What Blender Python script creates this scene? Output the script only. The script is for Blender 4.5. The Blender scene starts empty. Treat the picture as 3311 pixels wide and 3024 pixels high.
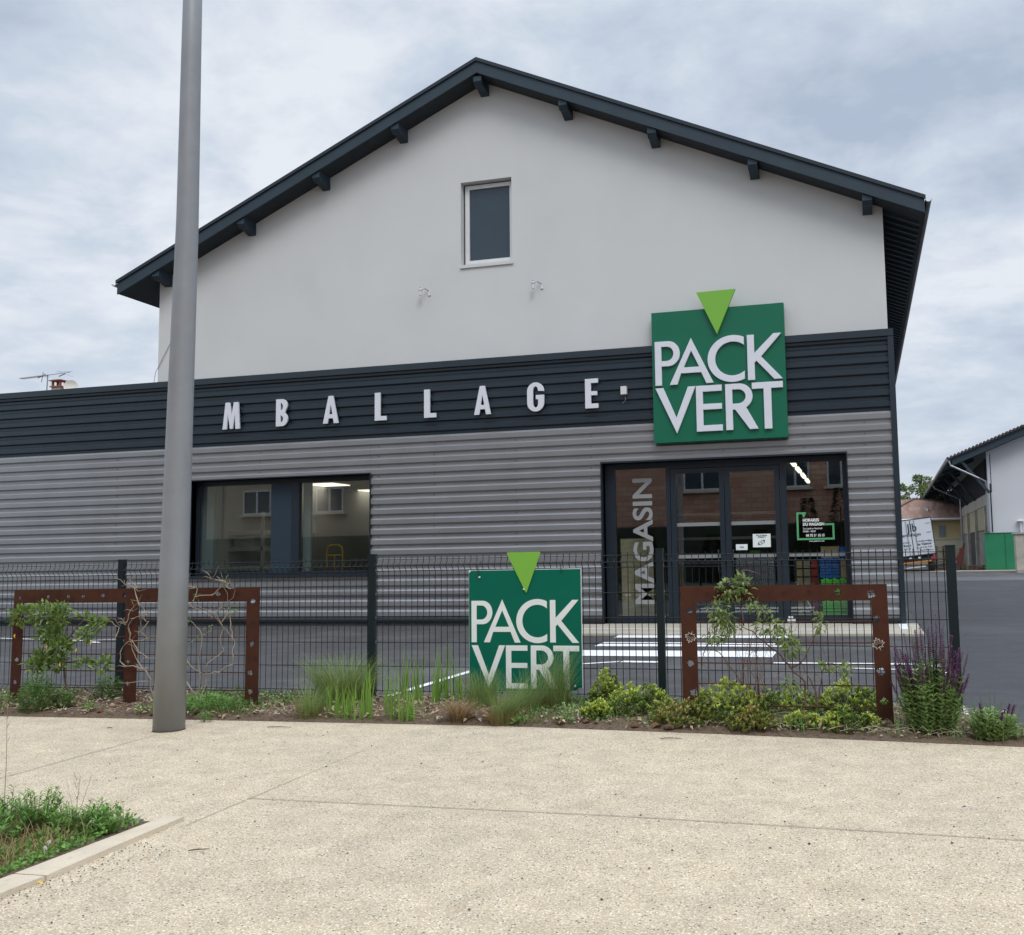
import bpy, math, random
import numpy as np
from mathutils import Vector, Matrix
rnd = random.Random(7)
scene = bpy.context.scene
COL = scene.collection
R = math.radians

# ---------------------------------------------------------------- camera
H0 = 1.31
pitch, roll, yaw, focal, cxp = 0.0907952, 0.0192492, -0.2461117, 3080.88, 2010.33
cy_, sy_ = math.cos(yaw), math.sin(yaw); cp_, sp_ = math.cos(pitch), math.sin(pitch)
fwd = Vector((sy_*cp_, cy_*cp_, sp_)); rgt = Vector((cy_, -sy_, 0)); dwn = fwd.cross(rgt)
r2 = math.cos(roll)*rgt + math.sin(roll)*dwn
d2 = -math.sin(roll)*rgt + math.cos(roll)*dwn
cam = bpy.data.cameras.new('camera'); camo = bpy.data.objects.new('camera', cam); COL.objects.link(camo)
mw = Matrix.Identity(4)
for i in range(3):
    mw[i][0] = r2[i]; mw[i][1] = -d2[i]; mw[i][2] = -fwd[i]
mw[2][3] = H0
camo.matrix_world = mw
cam.sensor_fit = 'HORIZONTAL'; cam.sensor_width = 36.0
cam.lens = focal/3311*36
cam.shift_x = (1655.5-cxp)/3311
cam.clip_start = 0.05; cam.clip_end = 2000
scene.camera = camo

# ---------------------------------------------------------------- world: overcast sky
SUN_EL, SUN_AZ = 52, 150      # azimuth measured clockwise from +Y
w = bpy.data.worlds.new("World"); scene.world = w; w.use_nodes = True
nt = w.node_tree; nt.nodes.clear()
def N(t, typ, **kw):
    n = t.nodes.new(typ)
    for k, v in kw.items(): setattr(n, k, v)
    return n
out = N(nt, 'ShaderNodeOutputWorld')
sky = N(nt, 'ShaderNodeTexSky', sky_type='NISHITA'); sky.sun_disc = False
sky.sun_elevation = R(SUN_EL); sky.sun_rotation = R(SUN_AZ); sky.dust_density = 4
bg1 = N(nt, 'ShaderNodeBackground'); bg1.inputs[1].default_value = 0.08
nt.links.new(sky.outputs[0], bg1.inputs[0])
tc = N(nt, 'ShaderNodeTexCoord'); sep = N(nt, 'ShaderNodeSeparateXYZ'); nt.links.new(tc.outputs['Generated'], sep.inputs[0])
ad = N(nt, 'ShaderNodeMath', operation='ADD'); ad.inputs[1].default_value = 0.22
mx0 = N(nt, 'ShaderNodeMath', operation='MAXIMUM'); mx0.inputs[1].default_value = 0.0
nt.links.new(sep.outputs['Z'], mx0.inputs[0]); nt.links.new(mx0.outputs[0], ad.inputs[0])
dx = N(nt, 'ShaderNodeMath', operation='DIVIDE'); dy = N(nt, 'ShaderNodeMath', operation='DIVIDE')
nt.links.new(sep.outputs['X'], dx.inputs[0]); nt.links.new(ad.outputs[0], dx.inputs[1])
nt.links.new(sep.outputs['Y'], dy.inputs[0]); nt.links.new(ad.outputs[0], dy.inputs[1])
cmb = N(nt, 'ShaderNodeCombineXYZ'); nt.links.new(dx.outputs[0], cmb.inputs[0]); nt.links.new(dy.outputs[0], cmb.inputs[1])
def wnoise(scale, detail, rough, dist, off):
    mp = N(nt, 'ShaderNodeMapping'); mp.inputs['Location'].default_value = off
    nt.links.new(cmb.outputs[0], mp.inputs[0])
    n = N(nt, 'ShaderNodeTexNoise'); n.inputs['Scale'].default_value = scale; n.inputs['Detail'].default_value = detail
    n.inputs['Roughness'].default_value = rough; n.inputs['Distortion'].default_value = dist
    nt.links.new(mp.outputs[0], n.inputs[0]); return n
n1 = wnoise(1.5, 8, .58, .25, (3.1, 1.7, 0)); n2 = wnoise(4.8, 7, .58, .3, (0, 4, 2))
mixn = N(nt, 'ShaderNodeMix', data_type='FLOAT'); mixn.inputs[0].default_value = .28
nt.links.new(n1.outputs[0], mixn.inputs[2]); nt.links.new(n2.outputs[0], mixn.inputs[3])
cr = N(nt, 'ShaderNodeValToRGB'); e = cr.color_ramp.elements
e[0].position = .40; e[0].color = (.43, .51, .635, 1); e[1].position = .60; e[1].color = (.80, .84, .90, 1)
m_ = e.new(.50); m_.color = (.585, .66, .765, 1)
nt.links.new(mixn.outputs[0], cr.inputs[0])
hz = N(nt, 'ShaderNodeMapRange'); hz.inputs[1].default_value = 0.0; hz.inputs[2].default_value = .30
hz.inputs[3].default_value = .55; hz.inputs[4].default_value = 0.0
nt.links.new(sep.outputs['Z'], hz.inputs[0])
mh = N(nt, 'ShaderNodeMix', data_type='RGBA'); nt.links.new(hz.outputs[0], mh.inputs[0])
nt.links.new(cr.outputs[0], mh.inputs[6]); mh.inputs[7].default_value = (.66, .72, .82, 1)
zb = N(nt, 'ShaderNodeMapRange', interpolation_type='SMOOTHSTEP'); zb.inputs[1].default_value = .50; zb.inputs[2].default_value = .85
zb.inputs[3].default_value = .89; zb.inputs[4].default_value = 2.7     # overcast sky: zenith brighter than the lower sky
nt.links.new(sep.outputs['Z'], zb.inputs[0])
bg2 = N(nt, 'ShaderNodeBackground'); nt.links.new(zb.outputs[0], bg2.inputs[1])
nt.links.new(mh.outputs[2], bg2.inputs[0])
ms = N(nt, 'ShaderNodeMixShader'); ms.inputs[0].default_value = .93
nt.links.new(bg1.outputs[0], ms.inputs[1]); nt.links.new(bg2.outputs[0], ms.inputs[2]); nt.links.new(ms.outputs[0], out.inputs[0])
sl = bpy.data.lights.new('sun', 'SUN'); sl.energy = 1.0; sl.angle = R(26); sl.color = (1, .95, .88)
so = bpy.data.objects.new('sun', sl); COL.objects.link(so)
sd = Vector((math.sin(R(SUN_AZ))*math.cos(R(SUN_EL)), math.cos(R(SUN_AZ))*math.cos(R(SUN_EL)), math.sin(R(SUN_EL))))
so.rotation_euler = (-sd).to_track_quat('-Z', 'Y').to_euler(); so.location = (0, -5, 30)
vs = scene.view_settings; vs.view_transform = 'Standard'; vs.look = 'None'; vs.exposure = 0.25; vs.gamma = 1.0; vs.use_curve_mapping = False
scene.cycles.max_bounces = 6; scene.cycles.transparent_max_bounces = 12; scene.cycles.glossy_bounces = 3
scene.cycles.caustics_reflective = False; scene.cycles.caustics_refractive = False

# ---------------------------------------------------------------- materials
def mat(name, col, rough=.6, metal=0, spec=.5, var=None, bump=None, noise=None, island=None, coat=0):
    """var=(scale,amount,detail): mottled brightness; bump=(scale,strength); noise=(scale,col2,lo,hi); island=col2 per-island mix"""
    m = bpy.data.materials.new(name); m.use_nodes = True; t = m.node_tree
    b = t.nodes['Principled BSDF']; b.inputs['Roughness'].default_value = rough; b.inputs['Metallic'].default_value = metal
    b.inputs['Specular IOR Level'].default_value = spec; b.inputs['Coat Weight'].default_value = coat
    b.inputs['Base Color'].default_value = (*col, 1)
    cur = N(t, 'ShaderNodeRGB'); cur.outputs[0].default_value = (*col, 1); cur = cur.outputs[0]
    tcn = N(t, 'ShaderNodeTexCoord')
    if island:
        g = N(t, 'ShaderNodeNewGeometry'); mx = N(t, 'ShaderNodeMix', data_type='RGBA')
        t.links.new(g.outputs['Random Per Island'], mx.inputs[0]); t.links.new(cur, mx.inputs[6]); mx.inputs[7].default_value = (*island, 1)
        cur = mx.outputs[2]
    if noise:
        for nn in (noise if isinstance(noise, list) else [noise]):
            sc, c2, lo, hi = nn[:4]
            n = N(t, 'ShaderNodeTexNoise'); n.inputs['Scale'].default_value = sc; n.inputs['Detail'].default_value = 6; n.inputs['Roughness'].default_value = .6
            if len(nn) > 4:
                mp = N(t, 'ShaderNodeMapping'); mp.inputs['Scale'].default_value = nn[4]
                t.links.new(tcn.outputs['Object'], mp.inputs[0]); t.links.new(mp.outputs[0], n.inputs[0])
            else: t.links.new(tcn.outputs['Object'], n.inputs[0])
            mr = N(t, 'ShaderNodeMapRange'); mr.inputs[1].default_value = lo; mr.inputs[2].default_value = hi
            t.links.new(n.outputs[0], mr.inputs[0])
            mx = N(t, 'ShaderNodeMix', data_type='RGBA'); t.links.new(mr.outputs[0], mx.inputs[0]); t.links.new(cur, mx.inputs[6]); mx.inputs[7].default_value = (*c2, 1)
            cur = mx.outputs[2]
    if var:
        n = N(t, 'ShaderNodeTexNoise'); n.inputs['Scale'].default_value = var[0]; n.inputs['Detail'].default_value = var[2] if len(var) > 2 else 5
        t.links.new(tcn.outputs['Object'], n.inputs[0])
        mr = N(t, 'ShaderNodeMapRange'); mr.inputs[1].default_value = .25; mr.inputs[2].default_value = .75
        mr.inputs[3].default_value = 1-var[1]; mr.inputs[4].default_value = 1+var[1]; t.links.new(n.outputs[0], mr.inputs[0])
        mx = N(t, 'ShaderNodeMix', data_type='RGBA', blend_type='MULTIPLY'); mx.inputs[0].default_value = 1
        t.links.new(cur, mx.inputs[6]); t.links.new(mr.outputs[0], mx.inputs[7]); cur = mx.outputs[2]
    t.links.new(cur, b.inputs['Base Color'])
    if bump:
        n = N(t, 'ShaderNodeTexNoise'); n.inputs['Scale'].default_value = bump[0]; n.inputs['Detail'].default_value = 4
        t.links.new(tcn.outputs['Object'], n.inputs[0])
        bp = N(t, 'ShaderNodeBump'); bp.inputs['Strength'].default_value = bump[1]; bp.inputs['Distance'].default_value = .02
        t.links.new(n.outputs[0], bp.inputs['Height']); t.links.new(bp.outputs[0], b.inputs['Normal'])
    return m
def emit(name, col, s):
    m = bpy.data.materials.new(name); m.use_nodes = True; t = m.node_tree; b = t.nodes['Principled BSDF']
    b.inputs['Base Color'].default_value = (*col, 1); b.inputs['Emission Color'].default_value = (*col, 1); b.inputs['Emission Strength'].default_value = s
    return m
def leafmat(name, a, b_, rough=.55, trans=.25):
    m = mat(name, a, rough, spec=.35, island=b_)
    t = m.node_tree; p = t.nodes['Principled BSDF']; o = [n for n in t.nodes if n.type == 'OUTPUT_MATERIAL'][0]
    tr = N(t, 'ShaderNodeBsdfTranslucent'); src = p.inputs['Base Color'].links[0].from_socket; t.links.new(src, tr.inputs[0])
    mx = N(t, 'ShaderNodeMixShader'); mx.inputs[0].default_value = trans
    t.links.new(p.outputs[0], mx.inputs[1]); t.links.new(tr.outputs[0], mx.inputs[2]); t.links.new(mx.outputs[0], o.inputs[0])
    return m
def glassmat(name, tint, ior=.1):
    m = bpy.data.materials.new(name); m.use_nodes = True; t = m.node_tree; t.nodes.remove(t.nodes['Principled BSDF'])
    o = [n for n in t.nodes if n.type == 'OUTPUT_MATERIAL'][0]
    tr = N(t, 'ShaderNodeBsdfTransparent'); tr.inputs[0].default_value = (*tint, 1)
    gl = N(t, 'ShaderNodeBsdfGlossy'); gl.inputs['Roughness'].default_value = .0; gl.inputs[0].default_value = (.92, .97, 1, 1)
    lw = N(t, 'ShaderNodeLayerWeight'); lw.inputs[0].default_value = .5
    pw = N(t, 'ShaderNodeMath', operation='POWER'); pw.inputs[1].default_value = 5; t.links.new(lw.outputs['Facing'], pw.inputs[0])
    mr = N(t, 'ShaderNodeMapRange'); mr.inputs[3].default_value = ior; t.links.new(pw.outputs[0], mr.inputs[0])
    mx = N(t, 'ShaderNodeMixShader'); t.links.new(mr.outputs[0], mx.inputs[0]); t.links.new(tr.outputs[0], mx.inputs[1]); t.links.new(gl.outputs[0], mx.inputs[2])
    t.links.new(mx.outputs[0], o.inputs[0]); return m

def pavement_mat():
    m = bpy.data.materials.new('exposed_aggregate'); m.use_nodes = True; t = m.node_tree; b = t.nodes['Principled BSDF']; b.inputs['Roughness'].default_value = .8
    b.inputs['Specular IOR Level'].default_value = .25
    tcn = N(t, 'ShaderNodeTexCoord')
    v = N(t, 'ShaderNodeTexVoronoi'); v.inputs['Scale'].default_value = 135; v.inputs['Randomness'].default_value = 1
    t.links.new(tcn.outputs['Object'], v.inputs['Vector'])
    sp = N(t, 'ShaderNodeSeparateColor'); t.links.new(v.outputs['Color'], sp.inputs[0])
    r = N(t, 'ShaderNodeValToRGB'); r.color_ramp.interpolation = 'CONSTANT'; els = r.color_ramp.elements
    cols = [(0, (.51, .405, .275)), (.2, (.63, .53, .38)), (.40, (.56, .455, .315)), (.60, (.68, .585, .43)), (.78, (.47, .375, .26)), (.87, (.80, .73, .59)), (.94, (.30, .24, .18)), (.977, (.08, .07, .07))]
    els[0].position = 0; els[0].color = (*cols[0][1], 1); els[1].position = cols[1][0]; els[1].color = (*cols[1][1], 1)
    for p_, c_ in cols[2:]:
        q_ = els.new(p_); q_.color = (*c_, 1)
    t.links.new(sp.outputs[0], r.inputs[0])
    # mortar between stones
    mr = N(t, 'ShaderNodeMapRange'); mr.inputs[1].default_value = .45; mr.inputs[2].default_value = .75; t.links.new(v.outputs['Distance'], mr.inputs[0])
    mx = N(t, 'ShaderNodeMix', data_type='RGBA'); t.links.new(mr.outputs[0], mx.inputs[0]); t.links.new(r.outputs[0], mx.inputs[6]); mx.inputs[7].default_value = (.45, .37, .255, 1)
    # greyish worn areas
    n = N(t, 'ShaderNodeTexNoise'); n.inputs['Scale'].default_value = .55; n.inputs['Detail'].default_value = 5; t.links.new(tcn.outputs['Object'], n.inputs[0])
    mr2 = N(t, 'ShaderNodeMapRange'); mr2.inputs[1].default_value = .4; mr2.inputs[2].default_value = .7; mr2.inputs[4].default_value = .85; t.links.new(n.outputs[0], mr2.inputs[0])
    mg = N(t, 'ShaderNodeMix', data_type='RGBA', blend_type='MULTIPLY'); t.links.new(mr2.outputs[0], mg.inputs[0]); t.links.new(mx.outputs[2], mg.inputs[6]); mg.inputs[7].default_value = (.90, .90, .94, 1)
    n3 = N(t, 'ShaderNodeTexNoise'); n3.inputs['Scale'].default_value = 5; n3.inputs['Detail'].default_value = 6; t.links.new(tcn.outputs['Object'], n3.inputs[0])
    mr3 = N(t, 'ShaderNodeMapRange'); mr3.inputs[1].default_value = .3; mr3.inputs[2].default_value = .7; mr3.inputs[3].default_value = .86; mr3.inputs[4].default_value = 1.07; t.links.new(n3.outputs[0], mr3.inputs[0])
    mm = N(t, 'ShaderNodeMix', data_type='RGBA', blend_type='MULTIPLY'); mm.inputs[0].default_value = 1; t.links.new(mg.outputs[2], mm.inputs[6]); t.links.new(mr3.outputs[0], mm.inputs[7])
    t.links.new(mm.outputs[2], b.inputs['Base Color'])
    bp = N(t, 'ShaderNodeBump'); bp.invert = True; bp.inputs['Strength'].default_value = .55; bp.inputs['Distance'].default_value = .006
    t.links.new(v.outputs['Distance'], bp.inputs['Height']); t.links.new(bp.outputs[0], b.inputs['Normal'])
    return m
def asphalt_mat(name, c1, c2, patch):
    m = mat(name, c1, .78, spec=.35, noise=[(2.2, c2, .45, .62), (.35, patch, .5, .7), (260, tuple(x*2.6 for x in c1), .63, .72)], var=(60, .25, 3), bump=(180, .35))
    return m
def tile_mat(name, c1, c2, sx, sz):
    m = bpy.data.materials.new(name); m.use_nodes = True; t = m.node_tree; b = t.nodes['Principled BSDF']; b.inputs['Roughness'].default_value = .85
    tcn = N(t, 'ShaderNodeTexCoord'); mp = N(t, 'ShaderNodeMapping'); mp.inputs['Rotation'].default_value = (R(90), 0, 0)
    br = N(t, 'ShaderNodeTexBrick'); br.inputs['Color1'].default_value = (*c1, 1); br.inputs['Color2'].default_value = (*c2, 1); br.inputs['Mortar'].default_value = (c1[0]*.6, c1[1]*.65, c1[2]*.7, 1)
    br.inputs['Scale'].default_value = 1; br.inputs['Brick Width'].default_value = sx; br.inputs['Row Height'].default_value = sz; br.inputs['Mortar Size'].default_value = .012
    t.links.new(tcn.outputs['Object'], mp.inputs[0]); t.links.new(mp.outputs[0], br.inputs[0]); t.links.new(br.outputs[0], b.inputs['Base Color'])
    return m

M = {}
M['plaster'] = mat('white_render', (.625, .63, .62), .9, spec=.2, var=(.6, .035, 4), bump=(90, .12), noise=(1.1, (.60, .605, .60), .5, .8, (1, 1, .6)))
M['grey_clad'] = mat('grey_steel', (.31, .315, .325), .30, metal=.5, spec=.55, var=(1.5, .07, 4))
M['dark_clad'] = mat('anthracite_steel', (.026, .040, .052), .30, metal=.3, spec=.6, var=(2, .08, 4))
M['anth'] = mat('anthracite_aluminium', (.013, .021, .031), .4, spec=.45, var=(4, .08))
M['roofpaint'] = mat('anthracite_paint', (.022, .040, .056), .55, spec=.4, var=(3, .12))
M['soffit'] = mat('dark_soffit_boards', (.016, .022, .028), .8, var=(5, .3))
M['fencep'] = mat('fence_green_grey_paint', (.007, .015, .018), .45, spec=.35)
M['wire'] = mat('fence_wire_coating', (.006, .009, .011), .5, spec=.3)
M['rooftile'] = tile_mat('roof_tiles', (.27, .17, .125), (.17, .095, .07), .3, .34)
M['corten'] = mat('weathering_steel', (.074, .030, .019), .9, spec=.1, noise=[(7, (.050, .021, .016), .42, .7), (60, (.095, .037, .020), .58, .75)], bump=(160, .25))
M['rust'] = mat('rusty_bar', (.085, .03, .022), .85, spec=.2, var=(40, .3))
M['pave'] = pavement_mat()
M['asph'] = asphalt_mat('asphalt', (.060, .058, .059), (.080, .078, .078), (.135, .132, .128))
M['asph2'] = asphalt_mat('asphalt_new', (.048, .048, .053), (.058, .058, .063), (.075, .075, .08))
M['white'] = mat('road_paint', (.78, .79, .80), .7, noise=(30, (.6, .6, .6), .6, .75))
M['concrete'] = mat('concrete', (.46, .42, .34), .85, var=(3, .12), bump=(60, .2), noise=(40, (.38, .34, .28), .5, .75))
M['plinth'] = mat('plinth_concrete', (.13, .13, .135), .9, var=(6, .2), bump=(40, .3))
M['kerb'] = mat('kerb_concrete', (.56, .475, .355), .85, var=(4, .12), bump=(90, .25), noise=(25, (.42, .38, .32), .55, .8))
M['soil'] = mat('soil', (.15, .105, .075), .95, spec=.1, noise=[(9, (.15, .105, .07), .45, .65), (35, (.045, .032, .026), .5, .7)], bump=(45, 1.0))
M['stone'] = mat('pebble', (.22, .16, .11), .9, island=(.48, .42, .34))
M['clod'] = mat('earth_clod', (.16, .075, .035), .95, island=(.075, .05, .035), var=(30, .3))
M['deadleaf'] = mat('dead_leaf', (.28, .18, .10), .85, island=(.50, .41, .29))
M['mulch'] = mat('dry_stalks', (.24, .18, .12), .9, island=(.44, .36, .27))
M['pole'] = mat('galvanised_paint', (.27, .28, .295), .5, metal=.15, spec=.4, var=(7, .06), noise=(2.5, (.235, .24, .245), .5, .8, (2, 2, .5)))
M['green'] = mat('sign_green', (.004, .135, .072), .42, spec=.4, var=(1.2, .04))
M['green2'] = mat('printed_green', (.001, .125, .080), .5, spec=.18, noise=(3, (.002, .14, .09), .5, .8))
M['lime'] = mat('lime_green', (.20, .46, .06), .45, spec=.35)
M['letter'] = mat('white_letter', (.72, .73, .78), .5, var=(3, .03))
M['letter2'] = mat('printed_white', (.80, .83, .80), .5, var=(6, .05))
M['edge'] = mat('sign_edge_white', (.75, .75, .72), .5)
M['black'] = mat('black_rubber', (.012, .012, .013), .6)
M['zinc'] = mat('zinc', (.33, .35, .37), .4, metal=.6, var=(8, .1))
M['pvc'] = mat('white_pvc', (.70, .70, .70), .45, var=(8, .04))
M['pane_dark'] = mat('dim_window_pane', (.035, .055, .075), .22, spec=.5, var=(3, .06))
M['glass'] = glassmat('glass', (.80, .85, .84), .19)
M['stripe'] = mat('stripe_grey', (.22, .23, .225), .7)
M['vinyl'] = mat('grey_vinyl', (.27, .28, .285), .6)
M['vgreen'] = mat('green_vinyl', (.09, .36, .15), .6)
M['paper'] = mat('paper', (.75, .80, .78), .8)
M['ink'] = mat('ink', (.03, .03, .035), .7)
M['ply'] = mat('board_beige', (.36, .31, .20), .85, noise=[(5, (.28, .24, .155), .45, .6, (1, 1, 6)), (2.2, (.22, .19, .13), .55, .75, (1, 1, 2))])
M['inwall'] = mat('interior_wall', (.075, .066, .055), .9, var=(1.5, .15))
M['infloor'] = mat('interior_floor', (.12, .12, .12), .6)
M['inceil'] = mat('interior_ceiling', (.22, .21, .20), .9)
M['shelf'] = mat('shelf_white', (.62, .66, .62), .5)
M['yellow'] = mat('yellow_tube', (.75, .50, .03), .45)
M['crate_b'] = mat('blue_plastic', (.012, .13, .50), .4); M['crate_g'] = mat('green_plastic', (.10, .62, .05), .4)
M['carton'] = mat('cardboard', (.38, .28, .15), .85, var=(6, .15)); M['redp'] = mat('red_plastic', (.45, .04, .04), .5)
M['lamp'] = emit('lamp_white', (1, .88, .70), 1.7)
M['plasterY'] = mat('yellow_render', (.62, .50, .27), .9, var=(1, .05)); M['cream'] = mat('cream_render', (.66, .62, .46), .9)
M['plasterB'] = mat('beige_render', (.46, .39, .28), .95, var=(1.2, .12))
M['shutter'] = mat('shutter_grey', (.28, .31, .36), .6)
M['hgreen'] = mat('green_gate_paint', (.012, .19, .085), .6, var=(1.5, .12))
M['hwall'] = mat('hangar_white', (.60, .61, .64), .9, var=(.4, .05))
M['block'] = mat('blockwork', (.22, .21, .20), .95, noise=(1.5, (.30, .285, .26), .45, .65), var=(10, .12))
M['beige'] = mat('beige_panel', (.38, .34, .22), .9, var=(2, .08)); M['conc2'] = mat('old_concrete', (.42, .39, .33), .95, var=(2, .2), noise=(1.2, (.28, .26, .23), .5, .7))
M['wood'] = mat('pallet_wood', (.26, .17, .09), .9, var=(5, .25)); M['redwood'] = mat('red_pallet', (.12, .035, .025), .9, var=(5, .2))
M['truckw'] = mat('truck_white', (.66, .69, .74), .4); M['trucktxt'] = mat('truck_text', (.03, .03, .06), .5)
M['dark'] = mat('chassis_dark', (.02, .02, .022), .7); M['red'] = mat('red_lamp_lens', (.45, .02, .03), .3); M['orange'] = mat('orange_marker', (.6, .22, .05), .5)
M['bark'] = mat('bark', (.13, .095, .065), .9, var=(20, .3), bump=(60, .6)); M['drytwig'] = mat('dry_branch', (.36, .29, .21), .85, var=(30, .2))
M['stemred'] = mat('brown_stem', (.15, .085, .055), .8, var=(20, .2))
M['chim'] = mat('chimney_render', (.40, .34, .28), .9); M['terra'] = mat('terracotta', (.30, .11, .065), .85, var=(6, .25))
M['brickw'] = tile_mat('brick_wall', (.56, .27, .18), (.64, .42, .30), .5, .24)
M['lv_vine'] = leafmat('vine_leaf', (.30, .36, .13), (.13, .20, .06)); M['lv_box'] = leafmat('euonymus_leaf', (.22, .30, .055), (.09, .16, .03))
M['lv_box2'] = leafmat('dark_shrub_leaf', (.19, .29, .05), (.27, .21, .065)); M['lv_hi'] = leafmat('highlit_shoot_leaf', (.54, .60, .12), (.34, .44, .08)); M['lv_hi2'] = leafmat('highlit_bronze_leaf', (.34, .38, .09), (.40, .28, .11)); M['lv_lau'] = leafmat('honeysuckle_leaf', (.27, .36, .09), (.11, .19, .045))
M['lv_salv'] = leafmat('salvia_leaf', (.22, .33, .12), (.36, .47, .20)); M['spike'] = mat('purple_spike', (.27, .05, .22), .8, island=(.12, .03, .15))
M['lv_dk'] = leafmat('dark_weed_leaf', (.09, .19, .05), (.17, .28, .065)); M['grassg'] = leafmat('grass_blade', (.17, .27, .06), (.28, .36, .13), trans=.3)
M['iris'] = leafmat('iris_blade', (.17, .33, .05), (.27, .42, .09), trans=.35); M['grassb'] = leafmat('dry_grass_blade', (.22, .13, .055), (.36, .26, .13))
M['clover'] = leafmat('clover_leaf', (.12, .26, .055), (.22, .37, .08)); M['yleaf'] = mat('yellow_leaf', (.65, .42, .03), .6)
M['lv_tree'] = leafmat('tree_leaf', (.13, .18, .055), (.22, .27, .10)); M['lv_con'] = leafmat('conifer_leaf', (.02, .045, .02), (.035, .07, .03))
M['flower'] = mat('white_clover_flower', (.75, .72, .66), .8)

# ---------------------------------------------------------------- mesh helpers
class MB:
    def __init__(s): s.v = []; s.f = []
    def add(s, vs, fs):
        o = len(s.v); s.v += [tuple(map(float, p)) for p in vs]; s.f += [tuple(i+o for i in f) for f in fs]; return s
    def box(s, x0, x1, y0, y1, z0, z1):
        return s.add([(x0,y0,z0),(x1,y0,z0),(x1,y1,z0),(x0,y1,z0),(x0,y0,z1),(x1,y0,z1),(x1,y1,z1),(x0,y1,z1)],
                     [(0,3,2,1),(4,5,6,7),(0,1,5,4),(1,2,6,5),(2,3,7,6),(3,0,4,7)])
    def hexa(s, a, b):   # two quads (4 points each, same order) joined
        return s.add(list(a)+list(b), [(3,2,1,0),(4,5,6,7),(0,1,5,4),(1,2,6,5),(2,3,7,6),(3,0,4,7)])
    def bar(s, p, q, wx, wy=None, up=(0,0,1)):
        p, q = Vector(p), Vector(q); d = (q-p).normalized(); u = Vector(up)
        if abs(d.dot(u)) > .97: u = Vector((0,1,0))
        a = d.cross(u).normalized()*(wx/2); b = a.cross(d).normalized()*((wy or wx)/2)
        return s.hexa([p-a-b,p+a-b,p+a+b,p-a+b],[q-a-b,q+a-b,q+a+b,q-a+b])
    def tube(s, pts, r, n=6, caps=True):
        pts = [Vector(p) for p in pts]; rs = r if isinstance(r,(list,tuple)) else [r]*len(pts)
        o = len(s.v); prev = None
        for i, p in enumerate(pts):
            d = (pts[min(i+1,len(pts)-1)]-pts[max(i-1,0)])
            d = d.normalized() if d.length > 1e-9 else Vector((0,0,1))
            if prev is None:
                u = Vector((0,0,1)) if abs(d.z) < .9 else Vector((1,0,0)); a = d.cross(u).normalized()
            else: a = (prev - d*prev.dot(d)).normalized()
            prev = a; b = d.cross(a)
            for k in range(n):
                t = 2*math.pi*k/n; s.v.append(tuple(p+(a*math.cos(t)+b*math.sin(t))*rs[i]))
        for i in range(len(pts)-1):
            for k in range(n):
                k2 = (k+1)%n; s.f.append((o+i*n+k,o+i*n+k2,o+(i+1)*n+k2,o+(i+1)*n+k))
        if caps:
            s.f.append(tuple(o+k for k in reversed(range(n)))); s.f.append(tuple(o+(len(pts)-1)*n+k for k in range(n)))
        return s
    def blob(s, c, rx, ry, rz, jit=.15):
        # low poly stone
        vs=[]; 
        for (x,y,z) in [(0,0,1),(.9,0,.3),(.28,.85,.3),(-.72,.53,.3),(-.72,-.53,.3),(.28,-.85,.3),(.8,.5,-.4),(-.3,.9,-.4),(-.95,0,-.4),(-.3,-.9,-.4),(.8,-.5,-.4),(0,0,-.8)]:
            k=1+rnd.uniform(-jit,jit); vs.append((c[0]+x*rx*k,c[1]+y*ry*k,c[2]+z*rz*k))
        fs=[(0,1,2),(0,2,3),(0,3,4),(0,4,5),(0,5,1),(1,6,2),(2,6,7),(2,7,3),(3,7,8),(3,8,4),(4,8,9),(4,9,5),(5,9,10),(5,10,1),(1,10,6),(6,11,7),(7,11,8),(8,11,9),(9,11,10),(10,11,6)]
        return s.add(vs,fs)
WL = {}
def wloc(o): return WL.get(o.name, Vector((0,0,0))) if o else Vector((0,0,0))
def tagp(o, label=None, cat=None, group=None, kind=None):
    if label: o['label'] = label
    if cat: o['category'] = cat
    if group: o['group'] = group
    if kind: o['kind'] = kind
    return o
def thing(name, loc, label, cat, group=None):
    o = bpy.data.objects.new(name, None); COL.objects.link(o); o.location = loc; o.empty_display_size = .2; WL[o.name] = Vector(loc)
    return tagp(o, label, cat, group)
def obj(name, mb, m, parent=None, loc=None, smooth=False):
    vs, fs = (mb.v, mb.f) if isinstance(mb, MB) else mb
    base = wloc(parent) if parent else (Vector(loc) if loc else Vector((0,0,0)))
    me = bpy.data.meshes.new(name); me.from_pydata([tuple(Vector(v)-base) for v in vs], [], fs); me.update()
    me.materials.append(m)
    if smooth:
        for p in me.polygons: p.use_smooth = True
    o = bpy.data.objects.new(name, me); COL.objects.link(o)
    if parent: o.parent = parent; WL[o.name] = base
    else: o.location = base; WL[o.name] = base
    return o
def struct(name, mb, m, **k):
    o = obj(name, mb, m, **k); o['kind'] = 'structure'; return o
def dup(o, parent=None, loc=None):
    c = o.copy(); COL.objects.link(c)
    if parent: c.parent = parent
    if loc is not None: c.location = loc
    for ch in list(o.children): dup(ch, c)
    return c
def curve_mesh(cu):
    ob = bpy.data.objects.new('tmp', cu); COL.objects.link(ob)
    dg = bpy.context.evaluated_depsgraph_get(); dg.update()
    me = bpy.data.meshes.new_from_object(ob.evaluated_get(dg))
    vs = [tuple(v.co) for v in me.vertices]; fs = [tuple(p.vertices) for p in me.polygons]
    bpy.data.objects.remove(ob); bpy.data.meshes.remove(me); bpy.data.curves.remove(cu); return vs, fs
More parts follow.
